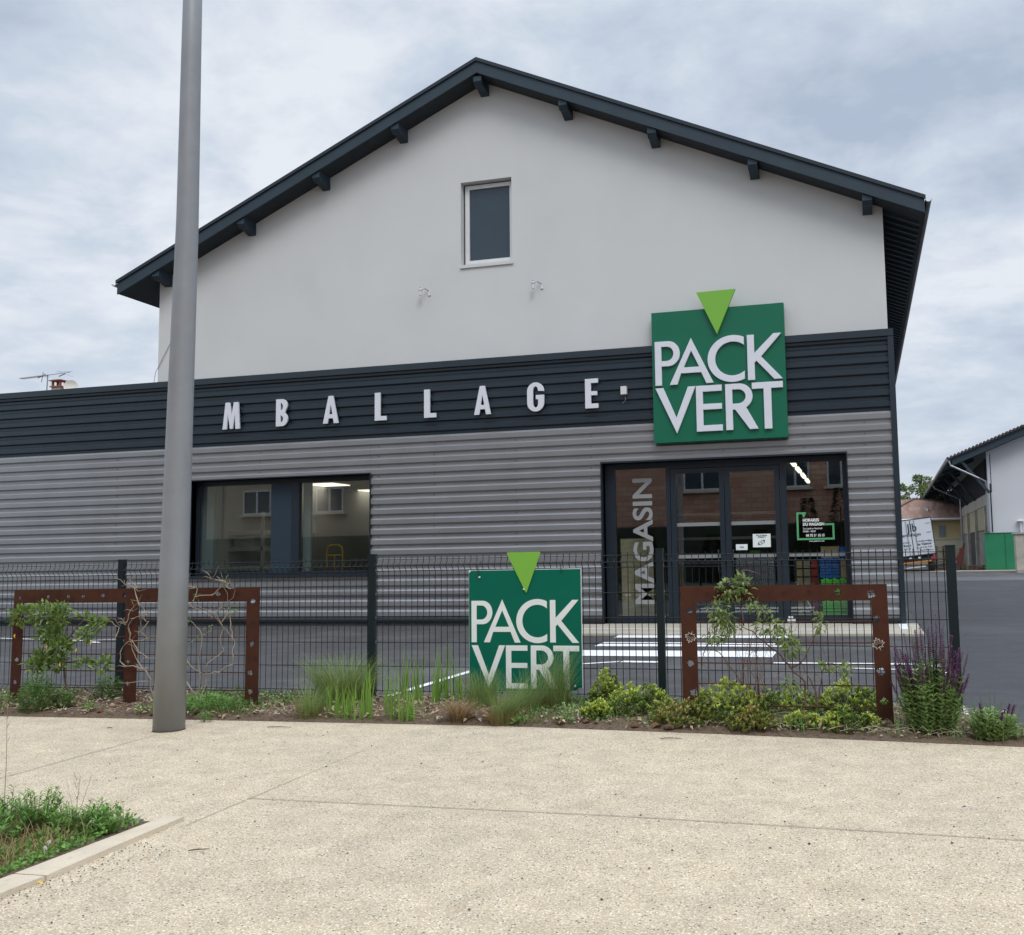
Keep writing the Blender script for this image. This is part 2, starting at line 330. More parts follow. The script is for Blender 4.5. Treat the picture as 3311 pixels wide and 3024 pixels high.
def flat(loops, y, thick, T=None, bevel=0):
    """loops of (x,z): filled, even-odd holes, standing in the plane Y=y (front face at y), thickness to +Y"""
    cu = bpy.data.curves.new('c', 'CURVE'); cu.dimensions = '2D'; cu.fill_mode = 'BOTH'; cu.extrude = thick/2; cu.bevel_depth = bevel
    for lp in loops:
        if T: lp = [T(*p) for p in lp]
        sp = cu.splines.new('POLY'); sp.points.add(len(lp)-1); sp.use_cyclic_u = True
        for i, (a, b) in enumerate(lp): sp.points[i].co = (a, b, 0, 1)
    vs, fs = curve_mesh(cu)
    mb = MB(); mb.add([(a, y+thick/2-c, b) for a, b, c in vs], fs); return mb
def text(s, x, z, size, y, thick=.002, bold=0, align='LEFT', rot=0, sx=1, T=None):
    cu = bpy.data.curves.new('t', 'FONT'); cu.body = s; cu.size = size; cu.extrude = thick/2; cu.offset = bold; cu.align_x = align
    vs, fs = curve_mesh(cu); c, si = math.cos(rot), math.sin(rot); mb = MB()
    P = []
    for a, b, d in vs:
        a *= sx; P.append((x+a*c-b*si, y+thick/2-d, z+a*si+b*c))
    mb.add(P, fs); return mb

# leaves
def leaf(mb, p, d, n, L, W, fold=.25, droop=.15):
    p = np.array(p, float); d = np.array(d, float); d /= (np.linalg.norm(d)+1e-9); n = np.array(n, float)
    s = np.cross(d, n); s /= (np.linalg.norm(s)+1e-9); n = np.cross(s, d)
    m = p+d*L*.45; t = p+d*L-n*L*droop
    mb.add([p, m+s*W/2+n*W*fold, t, m-s*W/2+n*W*fold, m+n*0], [(0,1,4),(1,2,4),(0,4,3),(4,2,3)])
def rvec():
    while True:
        v = Vector((rnd.uniform(-1,1), rnd.uniform(-1,1), rnd.uniform(-1,1)))
        if .05 < v.length < 1: return v.normalized()
def cloud(mb, c, rx, ry, rz, n, L, W, up=.4, shell=.45, whorl=0):
    for i in range(n):
        v = rvec(); k = shell+(1-shell)*rnd.random()**.6
        p = Vector((c[0]+v.x*rx*k, c[1]+v.y*ry*k, c[2]+v.z*rz*k))
        if p.z < .005: p.z = .005+rnd.random()*.03
        d = (v+rvec()*.8+Vector((0,0,up))).normalized()
        nn = (Vector((0,0,1))+rvec()*.7)
        if whorl:
            for q in range(whorl):
                a = 2*math.pi*q/whorl+rnd.random(); dd = Vector((math.cos(a), math.sin(a), .9+rnd.uniform(-.3,.5)))+v*.5
                leaf(mb, p, dd, nn, L*rnd.uniform(.6,1.1), W*rnd.uniform(.7,1.1))
        else: leaf(mb, p, d, nn, L*rnd.uniform(.6,1.2), W*rnd.uniform(.7,1.2))
def blade(mb, p, ang, h, bend, wd, seg=5, twist=0):
    px, py, pz = p; dx_, dy_ = math.cos(ang), math.sin(ang); sx_, sy__ = -math.sin(ang+twist), math.cos(ang+twist)
    vs = []; 
    for i in range(seg+1):
        t = i/seg; r = bend*t*t; z = h*(t-.25*min(bend/h,1.5)*t*t*t) ; w_ = wd*(1-t**1.6)/2+.0004
        c = (px+dx_*r, py+dy_*r, pz+z); vs += [(c[0]-sx_*w_, c[1]-sy__*w_, c[2]), (c[0]+sx_*w_, c[1]+sy__*w_, c[2])]
    mb.add(vs, [(2*i,2*i+1,2*i+3,2*i+2) for i in range(seg)])
def tuft(mb, c, rad, n, h, bend, wd, lean=None):
    for i in range(n):
        a = rnd.uniform(0, 2*math.pi); r = rad*math.sqrt(rnd.random()); p = (c[0]+math.cos(a)*r, c[1]+math.sin(a)*r, 0.0)
        aa = a+rnd.uniform(-.6,.6)
        b = bend*rnd.uniform(.3,1.2)
        if lean and rnd.random() < .75: aa = lean+rnd.uniform(-.7,.7); b *= 1.3
        blade(mb, p, aa, h*rnd.uniform(.55,1.08), b, wd*rnd.uniform(.6,1.2), twist=rnd.uniform(-.8,.8))

# ================================================================= GROUND
g = MB(); g.add([(-400,-300,-.02),(400,-300,-.02),(400,900,-.02),(-400,900,-.02)],[(0,1,2,3)])
struct('ground', g, mat('far_ground', (.09,.09,.08), .95, var=(.1,.2)))
g = MB(); g.add([(-60,7.4,0),(30,7.4,0),(30,120,0),(-60,120,0)],[(0,1,2,3)])
struct('car_park', g, M['asph'])
g = MB(); g.add([(.87,17.2,.004),(.80,15.1,.004),(.78,11.5,.004),(.73,8.0,.004),(1.1,7.2,.004),(30,7.0,.004),(30,44.6,.004),(.9,44.8,.004)],[tuple(range(8))])
struct('driveway', g, M['asph2'])
EDGE = [(-40,6.75),(-12,6.8),(-7.39,6.906),(-5,7.0),(-2.69,7.069),(-1,6.98),(.965,6.827),(3,6.72),(30,5.6)]
g = MB(); vs = [(x,y,.004) for x,y in EDGE]+[(30,1.4,.004),(-40,1.4,.004)]
g.add(vs,[tuple(range(len(vs)))])
struct('pavement', g, M['pave'])
g = MB(); g.add([(-60,-8,-.012),(60,-8,-.012),(60,1.45,-.012),(-60,1.45,-.012)],[(0,1,2,3)]); struct('road', g, M['asph'])
# saw-cut joints
def strip(mb, pts, wdt, z):
    for (a, b) in zip(pts, pts[1:]):
        a, b = Vector((*a, z)), Vector((*b, z)); n = (b-a).cross(Vector((0,0,1))).normalized()*wdt/2
        mb.add([a-n,a+n,b+n,b-n],[(0,1,2,3)])
jm = mat('joint_dark', (.27,.22,.16), .95, var=(40,.4))
g = MB(); strip(g, [(-5.27,2.0),(-5.23,4.97),(-5.29,6.32)], .006, .008); strip(g, [(-3.33,4.2),(-3.36,5.34)], .0045, .008); strip(g, [(-3.36,5.34),(-3.38,6.1)], .0028, .008)
strip(g, [(-3.36,4.735),(-1.24,4.745),(-.47,4.72),(.64,4.68),(4,4.6)], .0065, .0085)
struct('pavement_joint', g, jm)
# painted markings
def quad(mb, pts, z=.008): mb.add([(x,y,z) for x,y in pts], [tuple(range(len(pts)))])
g = MB()
quad(g, [(-3.86,14.66),(-1.13,14.66),(-1.2,15.09),(-3.90,15.09)]); quad(g, [(-3.80,13.3),(-1.15,13.35),(-1.18,13.92),(-3.82,13.92)]); quad(g, [(-3.72,12.03),(-1.15,12.03),(-1.15,12.74),(-3.82,12.74)])
struct('crosswalk', g, M['white'])
g = MB()
quad(g, [(-2.92,11.35),(-2.46,11.34),(-2.46,11.49),(-2.92,11.51)]); quad(g, [(-1.08,11.36),(.68,11.36),(.80,11.50),(-1.08,11.48)])
quad(g, [(.66,11.35),(.80,11.35),(.775,9.5),(.74,7.84),(.63,7.84),(.65,9.5)], .012)
quad(g, [(-.21,11.02),(.60,10.90),(.60,10.84),(-.21,10.96)]); quad(g, [(-4.50,8.4),(-4.41,8.4),(-4.38,10.4),(-4.47,10.4)]); quad(g, [(-4.47,10.4),(-4.38,10.4),(-2.95,11.36),(-2.95,11.47)])
quad(g, [(-19,14.2),(-15.3,14.18),(-13.02,13.78),(-12.6,14.12),(-12.6,14.20),(-13.05,13.87),(-15.3,14.27),(-19,14.3)])
quad(g, [(-13.1,13.76),(-12.5,13.45),(-12.42,13.5),(-13.0,13.86)])
struct('parking_line', g, M['white'])
# entrance slab
g = MB(); g.box(-5.35, .84, 15.11, 17.24, 0, .035); struct('entrance_slab', g, M['concrete'])
g = MB(); quad(g, [(-5.3,15.95),(.52,15.89),(.52,15.97),(-5.3,16.05)], .039); quad(g, [(.52,15.9),(.63,15.9),(.66,17.1),(.52,17.1)], .0395); struct('slab_line', g, M['white'])
# light line across the far driveway, kerb
g = MB(); quad(g, [(.9,40.2),(30,39.0),(30,44.6),(.9,44.8)], .0085); struct('old_driveway', g, asphalt_mat('asphalt_pale', (.10,.10,.105),(.12,.12,.125),(.14,.14,.14)))

# planting bed
g = MB(); nx, ny = 240, 22
def frontY(x):
    for (a, b) in zip(EDGE, EDGE[1:]):
        if a[0] <= x <= b[0]: return a[1]+(b[1]-a[1])*(x-a[0])/(b[0]-a[0])
def backY(x):
    if x < -4: return 8.28
    if x < .55: return 8.33
    if x < .8: return 8.33-(x-.55)*1.6
    if x < 1.15: return 7.93-(x-.8)*2.4
    return max(frontY(x)+.03, 7.09-(x-1.15)*.35)
from mathutils import noise as mnoise
for j in range(ny+1):
    for i in range(nx+1):
        x = -13+i*(14.9/nx); f_, b_ = frontY(x)-.012, backY(x); y = f_+(b_-f_)*j/ny
        e_ = min(j, ny-j)/3; e_ = min(1, e_); z = .006+e_*(.022+.035*abs(mnoise.noise(Vector((x*5,y*5,0))))+.02*mnoise.noise(Vector((x*17,y*17,3))))
        g.v.append((x, y, z))
for j in range(ny):
    for i in range(nx):
        a = j*(nx+1)+i; g.f.append((a,a+1,a+nx+2,a+nx+1))
struct('planting_bed', g, M['soil'], smooth=True)
def bedpt(x0=-9, x1=1.3):
    x = rnd.uniform(x0, x1); return x, rnd.uniform(frontY(x)+.03, min(backY(x), 8.3)-.03)
g = MB()
for i in range(420):
    x, y = bedpt(); r = rnd.uniform(.006,.02); g.blob((x,y,.03), r, r*rnd.uniform(.6,1), r*.6, .3)
tagp(obj('gravel', g, M['stone']), 'small pale stones scattered over the soil of the planting bed', 'gravel', kind='stuff')
g = MB()
for i in range(170):
    x, y = bedpt(*rnd.choice([(-8,-5.5),(-2.4,-1.2),(-6,-5)])); r = rnd.uniform(.02,.05); g.blob((x,y,.035), r, r*.8, r*.6, .35)
tagp(obj('earth_clods', g, M['clod']), 'reddish brown clods of earth lying in the planting bed', 'soil', kind='stuff')
g = MB()
for i in range(2300):
    x, y = bedpt(); a = rvec(); a.z *= .25; leaf(g, (x,y,.045+rnd.random()*.02), a, (rnd.uniform(-.5,.5),rnd.uniform(-.5,.5),1), rnd.uniform(.03,.075), rnd.uniform(.015,.035), .3, .2)
tagp(obj('dead_leaves', g, M['deadleaf']), 'dry brown leaves littering the planting bed below the fence', 'leaf litter', kind='stuff')
g = MB()
for i in range(1100):
    x0, x1 = rnd.choice([(-5,-2.9),(-5,-2.9),(-8,-6),(-1.4,.3),(-1.4,.3),(.2,1.0)]); x, y = bedpt(x0,x1); a = rnd.uniform(0,math.pi); L = rnd.uniform(.05,.2); z = .04+rnd.random()*.03
    g.tube([(x,y,z),(x+math.cos(a)*L*.5,y+math.sin(a)*L*.3,z+rnd.uniform(0,.03)),(x+math.cos(a)*L,y+math.sin(a)*L*.6,z)], [.0025,.002,.001], 4, False)
tagp(obj('dry_stalks', g, M['mulch']), 'tangle of dead grey brown stalks on the bed between the grass clumps', 'plant litter', kind='stuff')
g = MB()
for i in range(5200):
    x0, x1 = rnd.choice([(-2.4,-1.2),(-9,1.3),(-1.4,.25),(-1.4,.25),(.3,1.3),(-6.1,-5.0),(-6.1,-5.0),(-8.5,-7.4),(-2.9,-2.3)]); x, y = bedpt(x0,x1)
    if rnd.random() < .5: leaf(g, (x,y,.03+rnd.random()*.05), rvec()+Vector((0,0,.6)), (0,0,1), rnd.uniform(.02,.05), rnd.uniform(.012,.03))
    else: blade(g, (x,y,.02), rnd.uniform(0,6.28), rnd.uniform(.05,.14), rnd.uniform(.01,.08), .005, 3)
tagp(obj('ground_weeds', g, M['lv_dk']), 'low green weeds and grass sprouting between the shrubs of the bed', 'weeds', kind='stuff')

# left foreground planter triangle: kerb, soil, weeds
g = MB(); g.add([(-3.52,4.19,.02),(-3.52,1.0,.02),(-9,1.0,.02),(-9,4.22,.02)],[(0,3,2,1)]); struct('planter_soil', g, M['soil'])
t = thing('kerb', (-3.43,3.2,0), 'pale concrete kerb edging the foreground planter at bottom left', 'kerb')
for (a, b) in ((4.28,3.385),(3.378,2.385),(2.378,1.2)):
    g = MB(); ta = .05 if a > 4 else 0
    g.hexa([(-3.345,b,0),(-3.52,b,0),(-3.52,a,0),(-3.35+.0-ta,a,0)],[(-3.352,b,.026),(-3.515,b,.024),(-3.515,a-.003,.024),(-3.355-ta,a-.003,.026)]); obj('kerb_stone', g, M['kerb'], t)
g = MB(); g.box(-9,-3.62,4.19,4.25,0,.012); struct('planter_border', g, mat('border_grey',(.15,.15,.145),.9,var=(9,.2)))
g = MB()
for i in range(260):
    y = rnd.uniform(2.6,3.9); x = -3.34+abs(rnd.gauss(0,.12)); r = rnd.uniform(.0012,.0045); g.blob((x,y,.012), r, r, r*.7, .3)
for i in range(160):
    x = rnd.uniform(-5,1.2); y = rnd.uniform(2.7,6.8); r = rnd.uniform(.003,.007); g.blob((x,y,.008), r, r*.8, r*.5, .3)
tagp(obj('loose_grit', g, mat('dark_grit',(.03,.03,.035),.9,island=(.13,.11,.1))), 'loose dark grit strewn over the beige pavement', 'grit', kind='stuff')
# small litter on the pavement
for (x, y, a, L) in ((-3.02,3.83,.5,.09),(-4.6,6.72,.1,.20),(-1.45,6.72,.15,.16),(-5.9,6.5,.1,.05)):
    g = MB(); g.tube([(x,y,.012),(x+L*.5*math.cos(a),y+L*.5*math.sin(a)*.6,.016),(x+L*math.cos(a),y+L*math.sin(a),.011)], [.003,.0035,.0015], 5)
    tagp(obj('twig', g, M['bark'], loc=(x,y,0)), {-3.02:'short dark twig lying beside the foreground kerb', -4.6:'thin pale twig on the pavement right of the lamp post', -1.45:'thin forked twig on the pavement in front of the right shrubs', -5.9:'tiny brown twig on the pavement left of the lamp post'}[x], 'twig')
g = MB(); leaf(g, (-3.33,3.30,.02), (1,.4,.15), (0,0,1), .04, .022); tagp(obj('fallen_leaf', g, M['yleaf'], loc=(-3.33,3.3,0)), 'yellow fallen leaf in the gutter beside the foreground kerb', 'leaf')

# ================================================================= STORE BUILDING
B = thing('store_building', (-7.0,17.2,0), 'white gabled warehouse shop with dark roof edge and ribbed metal cladding', 'building')
D = 17.2
S = lambda x: 10.80-.451*abs(x+7.0)      # underside of the roof
# plaster front with window hole
win = [(-7.54,7.06),(-6.46,7.06),(-6.46,8.79),(-7.54,8.79)]
obj('plaster_wall', flat([[(-14.58,4.9),(.57,4.9),(.57,S(.57)+.02),(-7,S(-7)+.02),(-14.58,S(-14.58)+.02)], win], D, .25), M['plaster'], B)
g = MB(); g.box(-14.58,-14.33,D+.25,46,0,S(-14.58)); g.box(.32,.57,D+.25,46,0,S(.57)); g.box(-14.58,.57,46,46.2,0,7.4); obj('side_wall', g, M['plaster'], B)
wf = MB(); x0,x1,z0,z1 = -7.54,-6.46,7.06,8.79
for (a,b,c,d_) in ((x0+.04,x1-.0,z0+.05,z0+.15),(x0+.04,x1,z1-.11,z1-.03),(x0+.04,x0+.13,z0+.15,z1-.11),(x1-.09,x1,z0+.15,z1-.11)): wf.box(a,b,D+.13,D+.20,c,d_)
wfo = obj('window_frame', wf, M['pvc'], B)
g = MB(); g.box(x0,x1,D+.165,D+.175,z0,z1); obj('window_pane', g, M['pane_dark'], wfo)
g = MB(); g.box(x0-.01,x1+.03,D-.03,D+.13,z0-.035,z0+.03); obj('window_sill', g, M['plaster'], wfo)
# roof
Yf = 16.75
rt = lambda x: 11.085-.451*abs(x+7.0)
roof = MB()
for (xa, xb) in ((-15.27,-7.0),(-7.0,1.25)):
    roof.hexa([(xa,Yf+.03,S(xa)),(xb,Yf+.03,S(xb)),(xb,46.4,S(xb)),(xa,46.4,S(xa))],[(xa,Yf+.03,rt(xa)-.01),(xb,Yf+.03,rt(xb)-.01),(xb,46.4,rt(xb)-.01),(xa,46.4,rt(xa)-.01)])
ro = obj('roof', roof, M['soffit'], B)
obj('fascia', flat([[(-15.28,rt(-15.28)-.29),(-7,rt(-7)-.285),(1.26,rt(1.26)-.29),(1.26,rt(1.26)+.0),(-7,rt(-7)),(-15.28,rt(-15.28))]], Yf, .028), M['roofpaint'], ro)
g = MB()
for s_, (xa, xb) in enumerate(((-15.30,-7.0),(-7.0,1.28))): g.hexa([(xa,Yf-.03,rt(xa)-.05),(xb,Yf-.03,rt(xb)-.05),(xb,Yf,rt(xb)-.05),(xa,Yf,rt(xa)-.05)],[(xa,Yf-.03,rt(xa)+.02),(xb,Yf-.03,rt(xb)+.02),(xb,Yf,rt(xb)+.02),(xa,Yf,rt(xa)+.02)])
obj('verge_trim', g, M['anth'], ro)
g = MB(); nt_ = 60
for k in range(78):
    y = Yf+.03+k*.38
    for sgn in (-1, 1):
        xa, xb = -7.0, -7.0+sgn*8.27; g.hexa([(xa,y,rt(xa)+.0),(xb,y,rt(xb)+.0),(xb,y+.34,rt(xb)+.0),(xa,y+.34,rt(xa)+.0)],[(xa,y+.06,rt(xa)+.05),(xb,y+.06,rt(xb)+.05),(xb,y+.28,rt(xb)+.05),(xa,y+.28,rt(xa)+.05)])
obj('roof_tiles', g, M['terra'], ro)
# soffit joists at right eave and left eave
for k in range(88):
    y = 17.32+k*.315; g = MB()
    g.hexa([(.57,y,S(.57)-.07),(1.2,y,S(1.2)-.05),(1.2,y+.05,S(1.2)-.05),(.57,y+.05,S(.57)-.07)],[(.57,y,S(.57)),(1.2,y,S(1.2)),(1.2,y+.05,S(1.2)),(.57,y+.05,S(.57))])
    obj('eave_joist', g, M['roofpaint'], B)
for k in range(4):
    y = 19.6+k*6; g = MB(); g.hexa([(-15.2,y,S(-15.2)-.12),(-14.58,y,S(-14.58)-.16),(-14.58,y+.14,S(-14.58)-.16),(-15.2,y+.14,S(-15.2)-.12)],[(-15.2,y,S(-15.2)),(-14.58,y,S(-14.58)),(-14.58,y+.14,S(-14.58)),(-15.2,y+.14,S(-15.2))])
    obj('eave_beam', g, M['roofpaint'], ro)
def gutter(x, sgn, ya, yb):
    g = MB(); n = 9; prof = []
    for i in range(n): a = math.pi*i/(n-1); prof.append((x-sgn*.0+.055*math.cos(a)+sgn*.055, -.055*math.sin(a)))
    zt = rt(x)-.06
    for y in (ya, yb):
        for (px, pz) in prof: g.v.append((px, y, zt+pz))
        for (px, pz) in prof: g.v.append((x+sgn*.055+(px-x-sgn*.055)*.92, y, zt+pz*.92))
    for i in range(n-1):
        g.f.append((i,i+1,2*n+i+1,2*n+i)); g.f.append((n+i,2*n+n+i,2*n+n+i+1,n+i+1)); g.f.append((i,n+i,n+i+1,i+1))
    g.f += [(0,2*n,3*n,n),(n-1,2*n-1,4*n-1,3*n-1)]
    return g
obj('gutter', gutter(1.27, 1, Yf-.03, 46.4), mat('dull_zinc',(.12,.13,.14),.5,metal=.3,var=(2,.3)), ro); obj('gutter', gutter(-15.29, -1, Yf-.03, 46.4), M['zinc'], ro)
for bx in (-14.35,-12.3,-10.55,-8.78,-7.0,-5.25,-3.52,-1.67,.31):
    z = S(bx)-(0 if abs(bx+7) > .1 else .06); wd = .085
    prof = [(D+.02,z+.0),(Yf+.035,z+.0),(Yf+.035,z-.10),(Yf+.10,z-.17),(Yf+.20,z-.155),(D-.02,z-.225),(D+.02,z-.225)]
    g = MB(); n = len(prof)
    sk = .451*(1 if bx < -7.05 else (-1 if bx > -6.95 else 0))
    for xx in (bx-wd, bx+wd): g.v += [(xx, y_, z_ + (sk*(xx-bx) if z_ > z-.01 else 0)) for y_, z_ in prof]
    g.f = [tuple(range(n)), tuple(reversed(range(n,2*n)))]+[(i,i+n,(i+1)%n+n,(i+1)%n) for i in range(n)]
    obj('purlin_end', g, M['roofpaint'], ro)
# cladding profile
def cladding(xa, xb, za, zb, base=3.72, pitch_=.2, y0=D-.03):
    pts = []; k0 = int((za-base)/pitch_)-2; k1 = int((zb-base)/pitch_)+2
    for k in range(k0, k1):
        z = base+k*pitch_
        pts += [(z+.0, 0.0), (z+.046, .0), (z+.074, -.036), (z+.160, -.036)]
    # order: recess from z to z+.055, outward (downward facing) slope, crest, then upward-facing slope back to next z
    out_ = []
    for (p, q) in zip(pts, pts[1:]):
        (za_, ya_), (zb_, yb_) = p, q
        if zb_ <= za or za_ >= zb: continue
        lo, hi = max(za_, za), min(zb_, zb); f0 = (lo-za_)/(zb_-za_) if zb_ > za_ else 0; f1 = (hi-za_)/(zb_-za_) if zb_ > za_ else 1
        out_.append(((lo, ya_+(yb_-ya_)*f0), (hi, ya_+(yb_-ya_)*f1)))
    mb = MB()
    for (p, q) in out_:
        mb.add([(xa,y0+p[1],p[0]),(xb,y0+p[1],p[0]),(xb,y0+q[1],q[0]),(xa,y0+q[1],q[0])],[(0,1,2,3)])
    return mb
W0,W1,WZ0,WZ1 = -13.67,-9.475,1.03,3.005
E0,E1,EZ1 = -4.69,-.235,3.005
for i, (a,b,c,d_) in enumerate([(-26,-14.58,.13,3.72),(-14.58,W0,.13,3.72),(W0,W1,.13,WZ0),(W0,W1,WZ1,3.72),(W1,-5.8,.13,3.72),(-5.8,E0,.13,3.72),(E0,E1,EZ1,3.72),(E1,.56,.13,3.72)]):
    obj('grey_cladding', cladding(a,b,c,d_,y0=D-.045-.003*(i%2)), M['grey_clad'], B)
for (a,b) in ((-26,-18.3),(-18.3,-10.66),(-10.66,-3),(-3,.56)):
    obj('dark_cladding', cladding(a+.002,b,3.723,5.1,base=3.73,pitch_=.197,y0=D-.034), M['dark_clad'], B)
g = MB(); g.box(-26,.655,D-.115,D+.1,5.08,5.165); g.box(-26,.655,D-.118,D-.112,5.04,5.08); g.box(-26,-14.58,D+.1,D+.16,4.5,5.15); obj('coping', g, M['dark_clad'], B)
g = MB(); g.box(.555,.655,D-.105,D+.30,0.03,5.08); obj('corner_trim', g, M['dark_clad'], B)
g = MB(); g.box(-26,E0-.01,D-.10,D-.04,.085,.13); g.box(E1+.005,.555,D-.10,D-.04,.085,.13); obj('drip_trim', g, M['anth'], B)
g = MB(); g.box(-26,E0,D-.03,D+.0,0,.085); g.box(E1,.6,D-.03,D+.0,0,.085); obj('plinth', g, M['plinth'], B)
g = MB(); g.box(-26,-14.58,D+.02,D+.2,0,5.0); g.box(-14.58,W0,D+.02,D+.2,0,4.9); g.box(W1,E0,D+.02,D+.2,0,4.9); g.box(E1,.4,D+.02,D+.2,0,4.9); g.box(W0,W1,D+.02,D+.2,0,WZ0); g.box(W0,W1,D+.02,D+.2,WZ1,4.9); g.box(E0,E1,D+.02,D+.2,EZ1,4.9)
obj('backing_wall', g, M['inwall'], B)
# screws on cladding
g = MB()
for k in range(16):
    for sx_ in (-.95,-2.4,-4.9,-6.4,-8.1,-9.3,.1,-12,-15.5):
        z = .56+k*.2
        if W0 < sx_ < W1 and WZ0 < z < WZ1 or E0-.02 < sx_ < E1 and z < EZ1: continue
        if z > 3.7: continue
        g.box(sx_-.008,sx_+.008,D-.056,D-.045,z-.026,z-.014)
tagp(obj('screws', g, M['anth'], B), kind='stuff')
# shop window
sw = MB()
sw.box(W0-.02,W0+.0,D-.10,D+.28,WZ0,WZ1+.02); sw.box(W1,W1+.02,D-.10,D+.28,WZ0,WZ1+.02); sw.box(W0,W1,D-.10,D+.28,WZ1,WZ1+.02); sw.box(W0-.04,W1+.04,D-.14,D+.28,WZ0-.045,WZ0)
sw.box(W0,W0+.06,D+.16,D+.24,WZ0,WZ1); sw.box(W1-.05,W1,D+.16,D+.24,WZ0,WZ1); sw.box(W0+.06,W1-.05,D+.16,D+.24,WZ1-.10,WZ1); sw.box(W0+.06,W1-.05,D+.16,D+.24,WZ0,WZ0+.06); sw.box(-11.39,-11.21,D+.15,D+.25,WZ0+.06,WZ1-.10)
swo = obj('shop_window', sw, M['anth'], B)
for (a,b) in ((W0+.06,-11.87),(-11.21,W1-.05)):
    g = MB(); g.add([(a,D+.2,WZ0+.06),(b,D+.2,WZ0+.06),(b,D+.2,WZ1-.10),(a,D+.2,WZ1-.10)],[(0,1,2,3)]); obj('glass_pane', g, M['glass'], swo)
g = MB(); g.box(-11.87,-11.39,D+.165,D+.235,WZ0+.06,WZ1-.10); obj('infill_panel', g, mat('infill_blue_grey',(.014,.032,.050),.6), swo)
g = MB(); g.box(W0+.02,W0+.32,D+.30,D+.4,WZ0,WZ1); g.box(-11.2,-11.03,D+.3,D+.36,WZ0,WZ1); obj('interior_jamb', g, mat('pale_jamb',(.16,.19,.185),.8), swo)
# entrance
ef = MB(); GY = D+.2
ef.box(E0-.02,E0,D-.10,GY+.06,0,EZ1+.03); ef.box(E1,E1+.02,D-.10,GY+.06,0,EZ1+.03); ef.box(E0,E1,D-.10,GY+.06,EZ1,EZ1+.03)
ef.box(E0,E0+.19,GY-.05,GY+.04,0,EZ1); ef.box(-3.52,-3.44,GY-.05,GY+.04,.0,EZ1); ef.box(-1.42,-1.31,GY-.05,GY+.04,0,EZ1); ef.box(E1-.08,E1,GY-.05,GY+.04,0,EZ1)
ef.box(E0+.19,-3.52,GY-.05,GY+.04,2.90,EZ1); ef.box(-1.31,E1-.08,GY-.05,GY+.04,2.90,EZ1); ef.box(-3.44,-1.42,GY-.05,GY+.04,2.875,EZ1); ef.box(E0+.19,-3.52,GY-.05,GY+.04,.0,.17); ef.box(-1.31,E1-.08,GY-.05,GY+.04,.0,.17)
ent = obj('entrance_frame', ef, M['anth'], B)
for (a,b) in ((E0+.19,-3.52),(-1.31,E1-.08)):
    g = MB(); g.add([(a,GY,.17),(b,GY,.17),(b,GY,2.90),(a,GY,2.90)],[(0,1,2,3)]); obj('glass_pane', g, M['glass'], ent)
for (a,b) in ((-3.43,-2.435),(-2.425,-1.43)):
    g = MB(); y0_, y1_ = GY-.06, GY+.02; g.box(a,a+.10,y0_,y1_,.05,2.865); g.box(b-.09,b,y0_,y1_,.05,2.865); g.box(a+.10,b-.09,y0_,y1_,2.78,2.865); g.box(a+.10,b-.09,y0_,y1_,.05,.19)
    do = obj('door', g, M['anth'], B)
    g = MB(); g.add([(a+.1,GY-.02,.19),(b-.09,GY-.02,.19),(b-.09,GY-.02,2.78),(a+.1,GY-.02,2.78)],[(0,1,2,3)]); obj('door_glass', g, M['glass'], do)
    for z in (1.80,1.21): g = MB(); g.box(a+.1,b-.09,GY-.024,GY-.021,z,z+.065); obj('pale_stripe', g, M['stripe'], do)  # pale grey stripes laid across the glass
    hx = b-.13 if a < -3 else a+.13
    g = MB(); g.tube([(hx,GY-.06,.95),(hx,GY-.11,.98),(hx,GY-.11,1.32),(hx,GY-.06,1.35)],.012,8); obj('door_handle', g, M['anth'], do)
g = MB(); g.box(-1.31,E1-.08,GY-.006,GY-.003,1.21,1.275); obj('pale_stripe', g, M['stripe'], ent)
g = MB(); g.box(-1.36,-1.22,GY-.16,GY-.06,.05,.12); g.box(-1.34,-1.26,GY-.17,GY-.13,.12,.16); obj('door_stop', g, M['pvc'], ent)
# vinyl MAGASIN
mv = text('MAGASIN', 0,0,1,0,.002,.022); xs = [v[0] for v in mv.v]; zs = [v[2] for v in mv.v]; wx, hx_ = max(xs)-min(xs), max(zs)-min(zs)
g = MB(); g.add([(-3.79-(z-min(zs))/hx_*.385, GY-.008+y, .38+(x-min(xs))/wx*2.34) for x,y,z in mv.v], mv.f)
# text runs upward: reading direction +Z, glyph tops toward -X
obj('window_lettering', g, M['vinyl'], ent)
hs = MB(); L_ = .035
hs.box(-1.15,-1.03,GY-.012,GY-.009,1.965,2.0); hs.box(-1.15,-1.115,GY-.012,GY-.009,1.535,1.965); hs.box(-1.15,-.49,GY-.012,GY-.009,1.50,1.535); hs.box(-.525,-.49,GY-.012,GY-.009,1.535,1.79); hs.box(-.67,-.525,GY-.012,GY-.009,1.757,1.79)
ho = obj('opening_hours_frame', hs, M['vgreen'], ent)
obj('triangle_mark', flat([[(-1.07,2.0),(-.97,2.0),(-1.02,1.89)]], GY-.014, .003), M['vgreen'], ho)
for (s_, x, z, sz, bo) in (('HORAIRES',-1.04,1.83,.072,.003),('DU MAGASIN',-1.04,1.757,.072,.003),('Du Lundi au Vendredi',-1.04,1.69,.044,.0004),('09h00 - 18h00',-1.04,1.64,.044,.0004),('04 75 56 15 15',-.99,1.56,.062,.002),('www.packvert.com',-.94,1.468,.04,.0002)):
    q_ = text(s_, x, z, sz, GY-.012, .002, bo, sx=.86); obj('text_line', q_, M['letter2'], ho)
